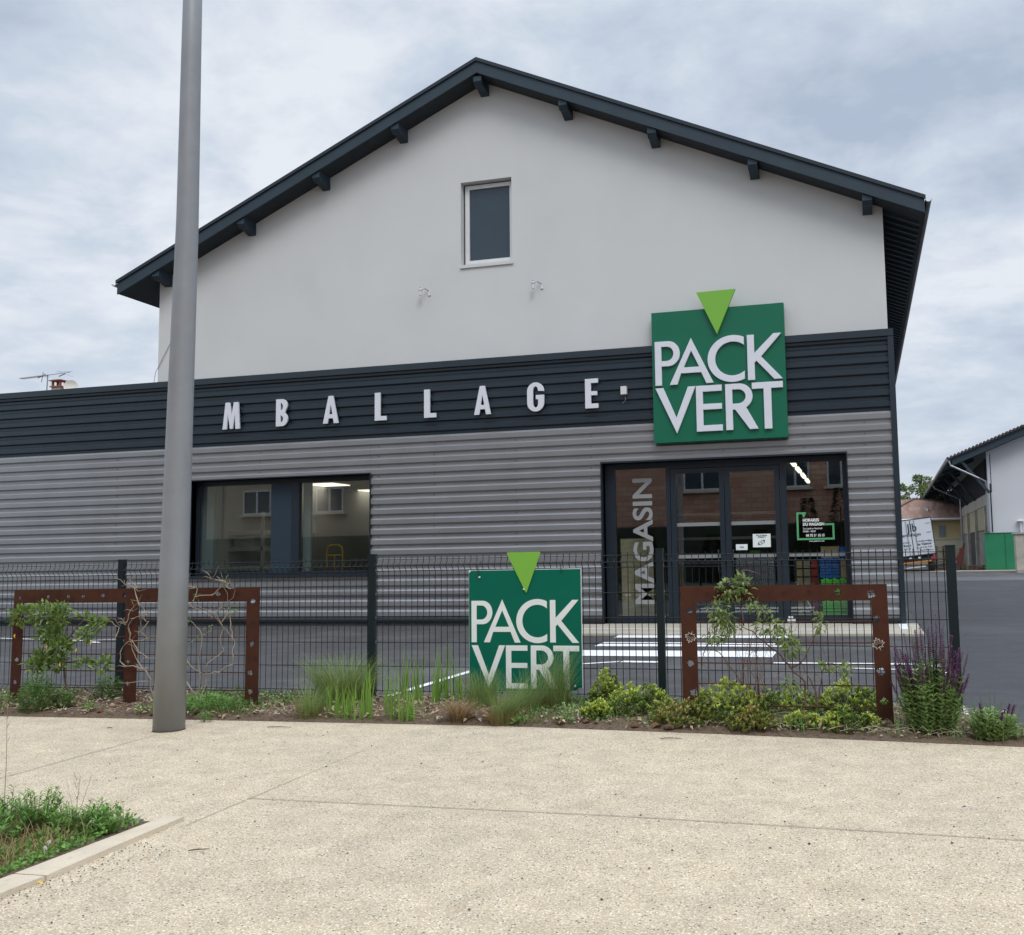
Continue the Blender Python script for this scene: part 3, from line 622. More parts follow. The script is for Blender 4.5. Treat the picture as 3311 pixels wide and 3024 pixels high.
for (a,b,c,d_,nm) in ((-2.25,-2.04,1.345,1.45,'door_notice'),(-1.94,-1.62,1.39,1.63,'door_notice')):
    g = MB(); g.box(a,b,GY-.032,GY-.026,c,d_); po = obj(nm, g, M['paper'], ent)
    if d_ > 1.5:
        g = MB()
        for (s_, z) in (('Port du Masque',1.595),('Obligatoire',1.565)): q_ = text(s_, -1.78, z, .03, GY-.036, .001, .0006, 'CENTER'); g.add(q_.v, q_.f)
        mk = lambda x, z: (-1.785+x*math.cos(.5)-z*math.sin(.5), 1.475+x*math.sin(.5)+z*math.cos(.5))
        out1 = [(-.05,-.03),(.05,-.03),(.05,.03),(-.05,.03)]; in1 = [(-.045,-.025),(.045,-.025),(.045,.025),(-.045,.025)]
        q_ = flat([[mk(*p) for p in out1],[mk(*p) for p in in1]], GY-.036, .001); g.add(q_.v, q_.f)
        for sg in (-1,1):
            o_ = [(sg*.05,-.022),(sg*.072,-.01),(sg*.072,.01),(sg*.05,.022)]; i_ = [(sg*.05,-.016),(sg*.066,-.008),(sg*.066,.008),(sg*.05,.016)]
            q_ = flat([[mk(*p) for p in o_],[mk(*p) for p in i_]], GY-.036, .001); g.add(q_.v, q_.f)
        for zz in (-.012,0,.012): q_ = flat([[mk(-.02,zz-.0015),mk(.02,zz-.0015),mk(.02,zz+.0015),mk(-.02,zz+.0015)]], GY-.036, .001); g.add(q_.v, q_.f)
        obj('notice_print', g, M['ink'], po)
    else:
        q_ = text('TIREZ', -2.145, 1.385, .03, GY-.036, .001, .0006, 'CENTER'); obj('notice_print', q_, M['ink'], po)
# cable on the left corner
g = MB(); g.tube([(-14.2,D-.015,6.6),(-14.22,D-.015,6.1),(-14.45,D-.02,5.7),(-14.62,D-.02,5.4),(-14.66,D-.02,5.16)], .006, 5); obj('cable', g, M['zinc'], B)
# interior shell
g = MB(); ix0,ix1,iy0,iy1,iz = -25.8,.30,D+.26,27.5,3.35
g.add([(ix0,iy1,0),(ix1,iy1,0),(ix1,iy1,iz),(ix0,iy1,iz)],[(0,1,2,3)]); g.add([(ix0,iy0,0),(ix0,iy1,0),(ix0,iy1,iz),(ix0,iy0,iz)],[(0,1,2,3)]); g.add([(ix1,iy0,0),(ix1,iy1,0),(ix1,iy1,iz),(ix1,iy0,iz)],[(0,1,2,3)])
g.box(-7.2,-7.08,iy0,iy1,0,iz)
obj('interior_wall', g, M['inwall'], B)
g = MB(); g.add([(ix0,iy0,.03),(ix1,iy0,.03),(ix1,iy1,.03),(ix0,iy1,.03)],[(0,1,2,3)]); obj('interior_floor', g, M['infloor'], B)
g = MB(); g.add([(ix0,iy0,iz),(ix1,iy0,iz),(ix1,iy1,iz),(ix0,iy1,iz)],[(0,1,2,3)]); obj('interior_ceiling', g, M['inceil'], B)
for (x, y) in ((-14.45,22.5),(-14.75,25.2),(-17.0,18.6),(-15.2,18.3),(-12.6,18.3),(-10.6,18.6),(-4.6,18.3),(-2.9,18.3)):  # panels just inside the glass are unseen ones, added to brighten the interior
    g = MB(); g.box(x,x+.9,y,y+.9,iz-.03,iz-.012); l = obj('ceiling_lamp_and_fill', g, M['lamp'], B)
for k in range(4):
    y = 19.6+k*1.75; x = -1.36; g = MB(); g.box(x-.04,x+.04,y,y+1.1,iz-.24,iz-.18); obj('ceiling_tube_lamp', g, M['lamp'], B)
g = MB(); g.box(-1.40,-1.32,19.4,26.5,iz-.17,iz-.12); obj('lamp_rail', g, M['dark'], B)

# ---- things inside the shop
t = thing('shelving_unit', (-14.2,19.2,0.03), 'white open shelving behind the left pane of the shop window', 'shelving')
for x in (-14.75,-13.45):
    g = MB(); g.box(x,x+.06,19.3,19.36,.03,2.45); g.box(x,x+.06,19.8,19.86,.03,2.45); obj('upright', g, M['shelf'], t)
for z in (.6,1.1,1.55,1.93):
    g = MB(); g.box(-14.75-.75,-13.4,19.3,19.86,z,z+.10); obj('shelf', g, M['shelf'], t)
for i,(x,z,w_,h_) in enumerate(((-15.1,1.65,.5,.26),(-14.2,1.65,.55,.22),(-14.9,1.2,.42,.3))):
    g = MB(); g.box(x,x+w_,19.35,19.75,z,z+h_*.92); g.box(x-.01,x+w_+.01,19.34,19.76,z+h_*.92,z+h_)
    tagp(obj('storage_box', g, mat('pale_box_%d'%i,(.45,.45,.42),.7), loc=(x,19.5,z)), ['pale box on the upper shelf behind the shop window','pale box nearer the upright on the upper shelf','pale box on the shelf below inside the window'][i], 'box')
t = thing('hand_trolley', (-11.9,20.0,.03), 'yellow tubular hand trolley handle seen through the shop window', 'trolley')
g = MB(); c = [(-12.17,20,.05),(-12.17,20,1.52),(-12.14,20,1.61),(-12.06,20,1.65),(-11.87,20,1.65),(-11.79,20,1.61),(-11.76,20,1.52),(-11.76,20,.05)]; g.tube(c,.022,8); obj('handle_frame', g, M['yellow'], t, smooth=True)
g = MB(); g.tube([(-12.17,20,1.42),(-11.76,20,1.42)],.016,6); g.tube([(-11.965,20,1.42),(-11.965,20,.1)],.016,6); obj('crossbar', g, M['yellow'], t)
g = MB(); g.box(-12.2,-11.73,19.7,20,.05,.07); obj('toe_plate', g, M['yellow'], t)
t = thing('display_stand', (-12.55,20,.03), 'white notice board on a thin post inside the shop window', 'sign stand')
g = MB(); g.box(-12.78,-12.44,19.98,20.0,1.94,2.28); obj('board', g, M['shelf'], t); g = MB(); g.tube([(-12.55,20.02,.05),(-12.55,20.02,1.95)],.012,6); g.box(-12.7,-12.4,19.9,20.15,.03,.05); obj('post', g, M['zinc'], t)
def rack(x0, x1, y, nm, m, lab, boxes):
    t = thing('storage_rack', ((x0+x1)/2,y,.03), lab, 'rack')
    g = MB()
    for x in (x0,x1): g.box(x-.04,x+.04,y,y+.06,.03,2.9); g.box(x-.04,x+.04,y+.8,y+.86,.03,2.9)
    obj('rack_frame', g, m, t)
    for z in (.5,1.05,1.6,2.15):
        g = MB(); g.box(x0,x1,y,y+.86,z,z+.06); obj('rack_shelf', g, M['zinc'], t)
    return t
rack(-12.6,-9.0,24.5,'r',M['zinc'],'dark storage rack at the back of the room behind the shop window',0)
rack(-4.2,-1.8,21.5,'r',M['yellow'],'storage rack with yellow posts standing inside the glass doors',0)
# wooden board leaning behind left entrance pane
g = MB(); g.box(-4.46,-3.84,17.56,17.59,.05,1.60); g.box(-4.46,-4.42,17.545,17.56,.05,1.60); g.box(-3.88,-3.84,17.545,17.56,.05,1.60); tagp(obj('leaning_board', g, M['ply'], loc=(-4.15,17.57,.03)), 'beige planked board standing behind the left entrance pane', 'board')
def crate(x0, x1, y0, y1, z0, z1, m, lab, grp):
    g = MB(); th = .012; h = z1-z0
    g.box(x0,x1,y0,y1,z0,z0+.012)
    for k in range(6):
        za, zb = z0+.02+k*(h-.03)/6, z0+.02+(k+.55)*(h-.03)/6
        g.box(x0,x1,y0,y0+th,za,zb); g.box(x0,x1,y1-th,y1,za,zb); g.box(x0,x0+th,y0,y1,za,zb); g.box(x1-th,x1,y0,y1,za,zb)
    for xx in np.linspace(x0,x1-th,7): g.box(xx,xx+th,y0-.004,y0+th+.002,z0+.002,z1-.002)
    g.box(x0-.01,x1+.01,y0-.012,y0-.004,z1-.03,z1)
    for fx in (.18,.5,.82): g.box(x0+(x1-x0)*fx-.045,x0+(x1-x0)*fx+.045,y0-.008,y0+.004,z1,z1+.018)
    return tagp(obj('plastic_crate', g, m, loc=((x0+x1)/2,(y0+y1)/2,z0)), lab, 'crate', grp)
G_ = 'plastic crates stacked behind the right entrance pane'
crate(-.745,-.30,17.62,18.0,.04,.40,M['crate_g'],'bright green crate at the very bottom of the stack in the doorway pane',G_)
crate(-.76,-.31,17.62,18.0,.425,.79,M['crate_g'],'bright green crate directly under the blue crate',G_)
crate(-.775,-.42,17.62,18.0,.815,1.16,M['crate_b'],'blue crate standing on the two green crates',G_)
for i,(a,b,c,d_,m,lab) in enumerate(((-.41,-.30,.815,1.16,'carton','brown cardboard box squeezed right of the blue crate'),(-.75,-.43,1.18,1.38,'carton','open cardboard box topping the crate stack'),(-.42,-.30,1.18,1.37,'crate_b','small blue box at the top right of the crate stack'))):
    g = MB(); g.box(a,b,17.62,17.95,c,d_-.02); g.box(a-.004,b+.004,17.615,17.955,d_-.02,d_); tagp(obj('carton_box' if m=='carton' else 'blue_box', g, M[m], loc=((a+b)/2,17.8,c)), lab, 'box')
t = thing('display_shelf', (-1.05,18.2,.03), 'shelf with red and brown packed goods inside the right entrance pane', 'shelf')
g = MB()
for x in (-1.28,-.84): g.box(x,x+.03,18.2,18.5,.03,1.2)
obj('shelf_frame', g, M['dark'], t)
for i in range(3):
    g = MB(); x = -1.24+i*.14
    for k in range(7): g.box(x,x+.11,18.2,18.4,.06+k*.155,.06+k*.155+.13)
    obj('goods', g, [M['carton'],M['ply'],M['redp']][i], t)
g = MB(); g.bar((-1.22,17.75,.75),(-.86,17.7,.1),.03,.015); tagp(obj('squeegee', g, M['shelf'], loc=(-1,17.7,.1)), 'white slanting rod leaning behind the right entrance pane', 'rod')

# ================================================================= SIGNS ON THE FACADE
def arc(cx, cz, rx, rz, a0, a1, n=20): return [(cx+rx*math.cos(R(a0+(a1-a0)*i/n)), cz+rz*math.sin(R(a0+(a1-a0)*i/n))) for i in range(n+1)]
# glyph outlines of the two-line logo, in picture-like units: x right, z up (negated y), origin arbitrary
def P_(l): return [(x,-y) for x,y in l]
c1, c2_ = math.degrees(math.asin(.893)), 0
G = {}
G['P'] = [P_([(330,635)])+arc(428,-735,84,100,90,-90,18)+P_([(375,835),(375,988),(330,988)]), P_([(375,675)])+arc(416,-735,52,60,90,-90,14)+P_([(375,795)])]
G['A'] = [P_([(597,625),(752,990),(703,990),(668,900),(518,900),(490,988),(437,988)]), P_([(597,718),(537,857),(655,857)])]
a_o = math.degrees(math.atan2(165/185, 81/180)); a_i = math.degrees(math.atan2(106/137, 81/128))
G['C'] = [arc(897,-809,180,185,a_o,360-a_o,40)+arc(897,-809,128,137,360-a_i,a_i,36)]
G['K'] = [P_([(1003,633),(1050,633),(1050,782),(1190,633),(1243,633),(1097,808),(1243,990),(1188,990),(1066,838),(1050,853),(1050,988),(1003,988)])]
G['V'] = [P_([(330,1013),(385,1013),(478,1262),(568,1013),(620,1013),(480,1378)])]
G['E'] = [P_([(626,1013),(810,1013),(810,1058),(672,1058),(672,1160),(808,1160),(808,1202),(672,1202),(672,1330),(810,1330),(810,1374),(626,1374)])]
G['R'] = [P_([(838,1013)])+arc(933,-1114,95,101,90,-60,16)+P_([(1063,1374),(1005,1374),(905,1215),(884,1215),(884,1374),(838,1374)]), P_([(884,1055)])+arc(925,-1113,57,58,90,-90,14)+P_([(884,1171)])]
G['T'] = [P_([(1028,1014),(1243,1014),(1243,1060),(1160,1060),(1160,1378),(1110,1378),(1110,1060),(1028,1060)])]
kf = 17.0/17.2
def wf_(X, Z, Y): k = Y/17.2; return (X*k, 1.31+(Z-1.31)*k)
sx0, sz1 = wf_(-3.692,5.812,17.0); sx1, sz0 = wf_(-1.233,3.352,17.0)
WS = thing('wall_sign', ((sx0+sx1)/2,17.05,sz0), 'large square green wall sign with raised white letters above the entrance', 'sign')
zm = sz0+(sz1-sz0)*.405
obj('sign_panel', flat([[(sx0,zm+.003),(sx1,zm+.003),(sx1,sz1),(sx0,sz1)]], 17.0, .15), M['green'], WS)
obj('sign_panel', flat([[(sx0,sz0),(sx1,sz0),(sx1,zm),(sx0,zm)]], 17.0, .15), M['green'], WS)
def TW(x, z):
    u = (x-305)/962; v_ = (-z-375)/1030
    v_ = .232+(v_-.252)*.972
    return (sx0+u*(sx1-sx0), sz1-v_*(sz1-sz0))
for ch in 'PACKVERT': obj('letter', flat(G[ch], 16.955, .035, TW, bevel=.004), M['letter'], WS)
ta = wf_(-2.83,6.135,16.93); tb = wf_(-2.10,6.143,16.93); tcn_ = wf_(-2.463,5.324,16.93)
obj('triangle', flat([[ta,tb,tcn_]], 16.93, .06), M['lime'], WS)
g = MB(); g.box(sx0+.2,sx0+.3,17.15,D,sz0+.3,sz1-.2); g.box(sx1-.3,sx1-.2,17.15,D,sz0+.3,sz1-.2); obj('bracket', g, M['anth'], WS)
# EMBALLAGE letters
LG = {}
LG['M'] = ([[(0,0),(.15,1),(.40,1),(.52,.50),(.64,1),(.91,1),(1,0),(.76,0),(.72,.62),(.59,.01),(.44,.01),(.285,.62),(.235,0)]], .36)
LG['L'] = ([[(0,0),(1,0),(1,.15),(.47,.15),(.47,1),(0,1)]], .225)
LG['A'] = ([[(0,0),(.29,0),(.36,.185),(.66,.185),(.72,0),(1,0),(.645,1),(.355,1)],[(.39,.33),(.62,.33),(.505,.72)]], .305)
LG['E'] = ([[(0,0),(1,0),(1,.15),(.44,.15),(.44,.44),(.92,.44),(.92,.57),(.44,.57),(.44,.86),(1,.86),(1,1),(0,1)]], .225)
LG['B'] = ([[(0,0)]+[(.5,0)]+arc(.5,.26,.5,.26,-90,60,10)+arc(.5,.765,.46,.235,-40,90,10)+[(0,1)], [(.38,.14)]+arc(.42,.27,.19,.13,-90,90,8)+[(.38,.40)], [(.38,.58)]+arc(.42,.72,.17,.14,-90,90,8)+[(.38,.86)]], .24)
LG['G'] = ([arc(.5,.70,.5,.30,-2,180,16)+arc(.5,.30,.5,.30,180,360,16)+[(1,.56),(.52,.56),(.52,.42),(.66,.42)]+arc(.5,.30,.16,.17,0,-180,12)+arc(.5,.70,.16,.17,180,4,12)], .30)
ly = 17.06; lk = ly/17.2
for ch, X, nth in (('E',-14.05,'first'),('M',-12.945,''),('B',-11.675,''),('A',-10.585,'a1'),('L',-9.42,'l1'),('L',-8.34,'l2'),('A',-7.275,'a2'),('G',-6.175,''),('E',-5.01,'last')):
    lp, wd = LG[ch]; x0_, zb_ = wf_(X,4.078,ly); hh = (4.64-4.078)*lk; zf = lambda a,b: (x0_+a*wd*1.12, zb_+b*hh)
    lab = {'first':'white letter E hidden behind the lamp post on the dark band','M':'white letter M on the dark band just right of the lamp post','B':'white letter B on the dark band','a1':'white letter A on the dark band between B and L','l1':'white letter L next after the first A on the dark band','l2':'white letter L just before the second A on the dark band','a2':'white letter A on the dark band between L and G','G':'white letter G on the dark band','last':'white letter E at the right end of the word, beside the alarm box'}[nth or ch]
    o = obj('wall_letter', flat(lp, ly, .03, zf, bevel=.002), M['letter'], loc=(x0_,ly,zb_)); tagp(o, lab, 'letter', 'white letters spelling a word on the dark band')
# alarm box
t = thing('alarm_box', (-4.22,17.1,4.2), 'small white alarm siren box beside the last letter on the band', 'alarm box')
g = MB(); g.box(-4.275,-4.165,17.04,17.12,4.28,4.43); obj('housing', g, M['pvc'], t); g = MB(); g.box(-4.25,-4.19,17.05,17.11,4.255,4.28); obj('lens', g, mat('dull_red_lens',(.12,.03,.03),.5), t)
g = MB(); g.tube([(-4.20,17.08,4.26),(-4.19,17.07,4.17),(-4.23,17.07,4.13)],.004,5); g.blob((-4.24,17.07,4.12),.010,.010,.010); obj('cable', g, M['zinc'], t)
# spotlights
def spot(x, z, lab):
    t = thing('spotlight', (x+.2,D,z), lab, 'spotlight', 'spotlights below the gable window')
    g = MB(); g.box(x+.115,x+.165,D-.02,D,z-.10,z+.0); obj('wall_plate', g, M['pvc'], t)
    g = MB(); g.tube([(x+.14,D-.012,z-.01),(x+.07,D-.07,z+.03),(x+.02,D-.11,z+.01)],.009,6); obj('arm', g, M['zinc'], t)
    g = MB(); g.tube([(x,D-.13,z+.02),(x,D-.13,z+.0),(x,D-.13,z-.015),(x,D-.13,z-.115)],[.028,.04,.033,.031],12); obj('lamp_head', g, M['pvc'], t)
    g = MB(); g.tube([(x,D-.13,z-.025),(x,D-.13,z-.031)],[.037,.037],12); g.tube([(x-.026,D-.13,z+.03),(x,D-.135,z+.048),(x+.02,D-.13,z+.036),(x-.026,D-.13,z+.026)],.0045,5); obj('ring', g, M['zinc'], t)
    return t
spot(-8.36,6.64,'left white spotlight on the plaster below the gable window'); spot(-5.985,6.57,'right white spotlight on the plaster below the gable window')

# ================================================================= FENCE
F_ = thing('mesh_fence', (-3,8.15,0), 'dark green welded wire mesh fence with V folds along the planting bed', 'fence')
FY = 8.15
def post(x, zt, zb, wd=.062, dp=.048):
    g = MB(); g.box(x-wd/2,x+wd/2,FY-.03,FY-.03+dp,zb,zt-.012); g.box(x-wd/2-.003,x+wd/2+.003,FY-.033,FY-.027+dp,zt-.012,zt)
    p = obj('fence_post', g, M['fencep'], F_)
    for z in (.08,.3,.54,.76,.98,1.2): g = MB(); g.box(x+wd/2,x+wd/2+.006,FY-.006,FY+.006,z-.012,z+.012); obj('clip', g, M['zinc'], p)
posts = [(-12.84,1.356,0),(-10.05,1.356,0),(-7.267,1.354,0),(-4.477,1.356,0),(-1.722,1.356,0),(.677,1.334,-.04)]
for x, zt, zb in posts: post(x, zt, zb, .074 if x > 0 else .062, .06 if x > 0 else .048)
for (a, b) in zip(posts, posts[1:]):
    xa, xb = a[0]+.035, b[0]-.04; g = MB(); n = int(round((xb-xa)/.06)); dz = -.004 if b[0] < 0 else -.024
    zs_ = [(1.331,0),(1.305,0),(1.278,-.004),(1.247,-.034),(1.20,0),(.10,0),(.053,-.034),(.008,0),(-.005,0)]
    for i in range(n+1):
        x = xa+.012+(xb-xa-.024)*i/n; dz_ = dz if b[0] < 0 else -.004-.02*i/n
        g.tube([(x,FY+y,z+dz_) for z,y in zs_], .0034, 4, False)
    for z, y in ((1.305,0),(1.247,-.036),(1.20,0),(.98,0),(.76,0),(.541,0),(.323,0),(.10,0),(.053,-.036),(.008,0)):
        g.tube([(xa-.02,FY+y-.005,z-.004),(xb+.02,FY+y-.005,z+dz)], .0036, 4, False)
    obj('mesh_panel', g, M['wire'], F_)
# mesh banner sign on the fence
SY = 8.05
t = thing('fence_sign', (-2.93,SY,.12), 'green and white panel sign tied to the wire fence with a lime triangle', 'sign')
X0,X1,Z0,Z1 = -3.467,-2.408,.122,1.195
obj('sign_panel', flat([[(X0+.005,Z0+.0),(X1-.14,Z0-.002),(X1-.10,Z0+.02),(X1-.06,Z0+.02),(X1-.03,Z0+.045),(X1-.005,Z0+.04),(X1-.006,Z1-.006),(X0+.025,Z1-.008),(X0+.004,Z1-.03)]], SY, .004), M['green2'], t)
obj('sign_edge', flat([[(X0,Z0-.004),(X1-.14,Z0-.006),(X1-.10,Z0+.016),(X1-.06,Z0+.016),(X1-.03,Z0+.041),(X1,Z0+.036),(X1,Z1),(X0,Z1-.004)]], SY+.005, .006), M['edge'], t)
def TG(x, z): return (X0+(x-305)/962*(X1-X0), Z1-(-z-370)/1030*(Z1-Z0)*1.0)
for ch in 'PACKVERT': obj('letter', flat(G[ch], SY-.003, .002, TG), M['letter2'], t)
obj('triangle', flat([[(-3.095,1.335),(-3.087,1.347),(-2.79,1.347),(-2.777,1.336),(-2.912,.988),(-2.918,.988)]], SY-.012, .005), M['lime'], t)
for x, z in ((-3.365,1.14),(-2.585,1.17)):
    g = MB(); g.tube([(x-.012,SY+.08,1.27),(x-.01,SY-.01,1.24),(x,SY-.012,z+.01),(x+.004,SY-.008,z-.01)],.004,5); obj('cable_tie', g, M['black'], t)
g = MB()
for x, z in ((-3.358,1.13),(-2.475,.18),(-2.935,1.02)): g.tube([(x,SY-.006,z),(x,SY-.0125,z)],[.009,.009],10)
obj('screw', g, M['edge'], t)

# ================================================================= CORTEN FRAMES
def maple(cx, cz, s, rot, kind=0):
    pts = [(0,-1.0),(.06,-.45),(.55,-.62),(.42,-.35),(.95,-.05),(.70,.08),(.78,.35),(.42,.28),(.38,.72),(.18,.60),(0,1.0),(-.18,.60),(-.38,.72),(-.42,.28),(-.78,.35),(-.70,.08),(-.95,-.05),(-.42,-.35),(-.55,-.62),(-.06,-.45)]
    c, q = math.cos(rot), math.sin(rot); return [(cx+s*(x*c-z*q), cz+s*(x*q+z*c)) for x,z in pts]
def ring(cx, cz, s, rot):
    o = maple(cx,cz,s,rot); i = maple(cx,cz,s*.84,rot)[1:-1]; return o, i
def frame(name, label, outer, inners, holes, bars, bx, Y, etched):
    t = thing(name, ((outer[0][0]+outer[1][0])/2,Y,0), label, 'plant frame')
    obj('steel_frame', flat([outer]+inners+holes, Y, .008), M['corten'], t)
    for z in bars:
        for (a,b) in bx:
            g = MB(); g.tube([(a-.02,Y+.012,z),((a+b)/2,Y+.012,z-.003),(b+.02,Y+.012,z)], .0048, 6); obj('cross_bar', g, M['rust'], t)
    em = mat('engraved_rust_'+name,(.050,.022,.017),.9)
    for (x,z,s,r_) in etched:
        g = MB(); o_, i_ = ring(x,z,s,r_); q_ = flat([o_,i_], Y-.0015, .002); g.add(q_.v,q_.f)
        for k in range(5):
            a = r_+math.pi/2+(k-2)*.7; q_ = flat([[(x+math.cos(a+d)*s*.75*u, z+math.sin(a+d)*s*.75*u) for d,u in ((-.03,.05),(-.03,1),(.03,1),(.03,.05))]], Y-.0015, .002); g.add(q_.v,q_.f)
        obj('engraved_leaf', g, em, t)
    return t
RX0,RX1,RZ = -1.387,.158,1.054
holes = [maple(-1.32,.868,.036,.2), maple(-1.322,.47,.036,2.9), maple(-1.30,.245,.04,-.5), maple(-.20,1.0,.03,0), maple(.04,.985,.038,2.6), maple(.07,.80,.036,1.5), maple(.085,.42,.038,-.3), maple(.10,.205,.038,.1), maple(.11,.06,.034,2.8)]
frame('rusty_arch', 'rusty steel arch with leaf cut-outs at right, carrying a leafy vine',
      [(RX0,0),(RX0,RZ),(RX1-.005,RZ+.002),(RX1+.004,0),(.046,0),(.036,.937),(-1.268,.937),(-1.262,0)], [], holes, (.784,.628,.472,.317,.160), [(-1.265,.038)], 7.3,
      [(-.60,.99,.032,.3),(-.40,1.0,.032,2.),(-1.17,.99,.032,1.)])
# thin outline leaves as solid pale strips, coloured for the brightness seen through slits
tR = bpy.data.objects['rusty_arch']
g = MB()
for (x,z,s,r_) in ((-1.315,.668,.05,2.8),(.075,.62,.052,.35)):
    o_, i_ = maple(x,z,s,r_), maple(x,z,s*.86,r_)[1:-1]; q_ = flat([o_,i_], 7.298, .0015); g.add(q_.v,q_.f)
    for k in range(5):
        a = r_+math.pi/2+(k-2)*.75; q_ = flat([[(x+math.cos(a+d)*s*.6*u, z+math.sin(a+d)*s*.6*u) for d,u in ((-.05,.05),(-.05,1),(.05,1),(.05,.05))]], 7.298, .0015); g.add(q_.v,q_.f)
obj('pale_outline_leaf', g, mat('slit_brightness',(.62,.58,.5),.8), tR)
LX0,LX1,LZ = -7.915,-5.232,1.080
holes = [maple(-7.85,1.0,.027,0), maple(-7.52,1.01,.028,1), maple(-7.29,1.01,.03,2), maple(-7.125,1.01,.03,.3), maple(-6.90,1.015,.03,1.2), maple(-6.66,1.02,.033,2.2), maple(-5.66,1.02,.032,0), maple(-5.30,.955,.036,.4),
         maple(-5.305,.58,.036,1.2), maple(-5.32,.325,.036,-.4), maple(-5.315,.165,.036,2.9), maple(-7.86,.42,.035,0), maple(-7.87,.21,.032,2), maple(-6.60,.78,.028,0), maple(-6.60,.41,.03,1), maple(-6.60,.215,.03,2.5), maple(-7.83,.84,.028,1)]
frame('rusty_arch', 'long rusty steel arch with three legs and leaf cut-outs behind the lamp post',
      [(LX0-.012,0),(LX0,LZ),(LX1,LZ),(LX1-.004,0),(-5.368,0),(-5.364,.953),(-6.503,.953),(-6.514,0),(-6.648,0),(-6.640,.953),(-7.80,.953),(-7.812,0)], [], holes, (.797,.639,.480,.327,.171), [(-7.80,-6.645),(-6.508,-5.366)], 7.5,
      [(-7.68,1.01,.03,.3),(-6.40,1.01,.032,2.),(-5.45,1.02,.032,1.),(-5.30,.755,.04,.2),(-7.84,.66,.034,.4)])
for o in (bpy.data.objects['rusty_arch'], bpy.data.objects['rusty_arch.001']): o['group'] = 'weathering steel arches for climbing plants'

# ================================================================= LAMP POST
t = thing('lamp_post', (-5.35,6.53,0), 'tall tapering grey steel lamp post standing on the beige pavement', 'lamp post')
g = MB(); pz = [(0,.118,-5.35),(1.24,.108,-5.335),(2.75,.0965,-5.31),(4.1,.085,-5.285),(5.55,.077,-5.285),(8,.064,-5.28)]
g.tube([(x,6.53,z) for z,r_,x in pz],[r_ for z,r_,x in pz],40); obj('mast', g, M['pole'], t, smooth=True)
g = MB(); g.tube([(-5.28,6.53,8),(-5.28,6.0,8.3),(-5.28,5.2,8.35)],[.045,.04,.035],10); g.box(-5.32,-5.08,4.6,5.25,8.32,8.42); obj('lamp_arm', g, M['pole'], t)
g = MB(); g.tube([(-5.35,6.53,.002),(-5.35,6.53,.008)],[.122,.120],40); obj('base_seal', g, M['black'], t)

# ================================================================= PLANTS
def P3(pts, Y, jit=.03): return [(x, Y+rnd.uniform(-jit,jit), max(z,.0)) for x,z in pts]
def stems(lst, Y, r0, m, parent, name='stem', jit=.03):
    g = MB()
    for s_ in lst:
        p = P3(s_, Y, jit); n = len(p)
        # subdivide and wiggle
        q = []
        for a, b in zip(p, p[1:]):
            a, b = Vector(a), Vector(b); L = (b-a).length
            for k in range(3): q.append(a+(b-a)*k/3+(rvec()*L*.06 if (k or q) else Vector()))
        q.append(Vector(p[-1])); n = len(q); rr = r0*(1 if s_ is lst[0] else .6)
        g.tube(q, [rr*(1-.75*i/(n-1)) for i in range(n)], 6)
    return obj(name, g, m, parent)
VR_ST= [[(-0.48, 0.0),(-0.48, 0.13), (-0.46, 0.22), (-0.47, 0.33), (-0.56, 0.44), (-0.64, 0.52), (-0.73, 0.61), (-0.84, 0.7), (-0.94, 0.76), (-0.99, 0.81)], [(-0.91, 0.75), (-0.93, 0.88), (-0.97, 0.97), (-1.0, 1.05)], [(-0.97, 1.07), (-0.93, 1.14), (-0.9, 1.17), (-0.83, 1.16), (-0.77, 1.14)], [(-0.9, 0.0), (-0.88, 0.27), (-0.89, 0.46), (-0.87, 0.57), (-0.84, 0.7)], [(-0.41, 0.0), (-0.39, 0.25), (-0.44, 0.38), (-0.5, 0.49), (-0.55, 0.59)], [(-0.92, 0.29), (-0.99, 0.38), (-1.1, 0.56), (-1.24, 0.57)], [(-0.38, 0.19), (-0.35, 0.33), (-0.32, 0.44), (-0.3, 0.51)], [(-1.12, 0.67), (-1.21, 0.6), (-1.24, 0.43)], [(-0.56, 0.44), (-0.46, 0.49), (-0.37, 0.7), (-0.32, 0.81)], [(-1.37, 0.55), (-1.28, 0.71)], [(-.3,.47),(-.2,.45),(-.12,.44)], [(-.84,.3),(-.86,.1),(-.84,0)], [(-.8,.02),(-.82,.3),(-.9,.5)]]
VR_CL= [(-0.99, 1.03, 0.136, 0.079), (-1.09, 0.89, 0.086, 0.071), (-1.06, 0.81, 0.1, 0.064), (-0.83, 0.92, 0.057, 0.043), (-0.75, 0.85, 0.043, 0.029), (-0.7, 0.75, 0.114, 0.064), (-0.59, 0.67, 0.086, 0.064), (-0.33, 0.78, 0.043, 0.071), (-0.54, 0.59, 0.071, 0.057), (-0.17, 0.44, 0.05, 0.04), (-0.56, 0.33, 0.071, 0.036), (-1.02, 0.74, 0.086, 0.057), (-1.12, 0.67, 0.086, 0.043), (-0.3, 0.47, 0.043, 0.029), (-0.9, 1.07, 0.071, 0.071)]
t = thing('climbing_vine', (-.48,7.34,0), 'yellow-green leafy vine climbing through the right rusty steel arch', 'vine')
stems(VR_ST, 7.34, .011, M['stemred'], t, jit=.02)
g = MB()
for (x,z,rx,rz) in VR_CL:
    cloud(g, (x,7.27,z), rx, .07, rz, int(12+rx*rz*10500), .054, .024, up=-.35, shell=.1)
obj('foliage', g, M['lv_vine'], t)
g = MB()
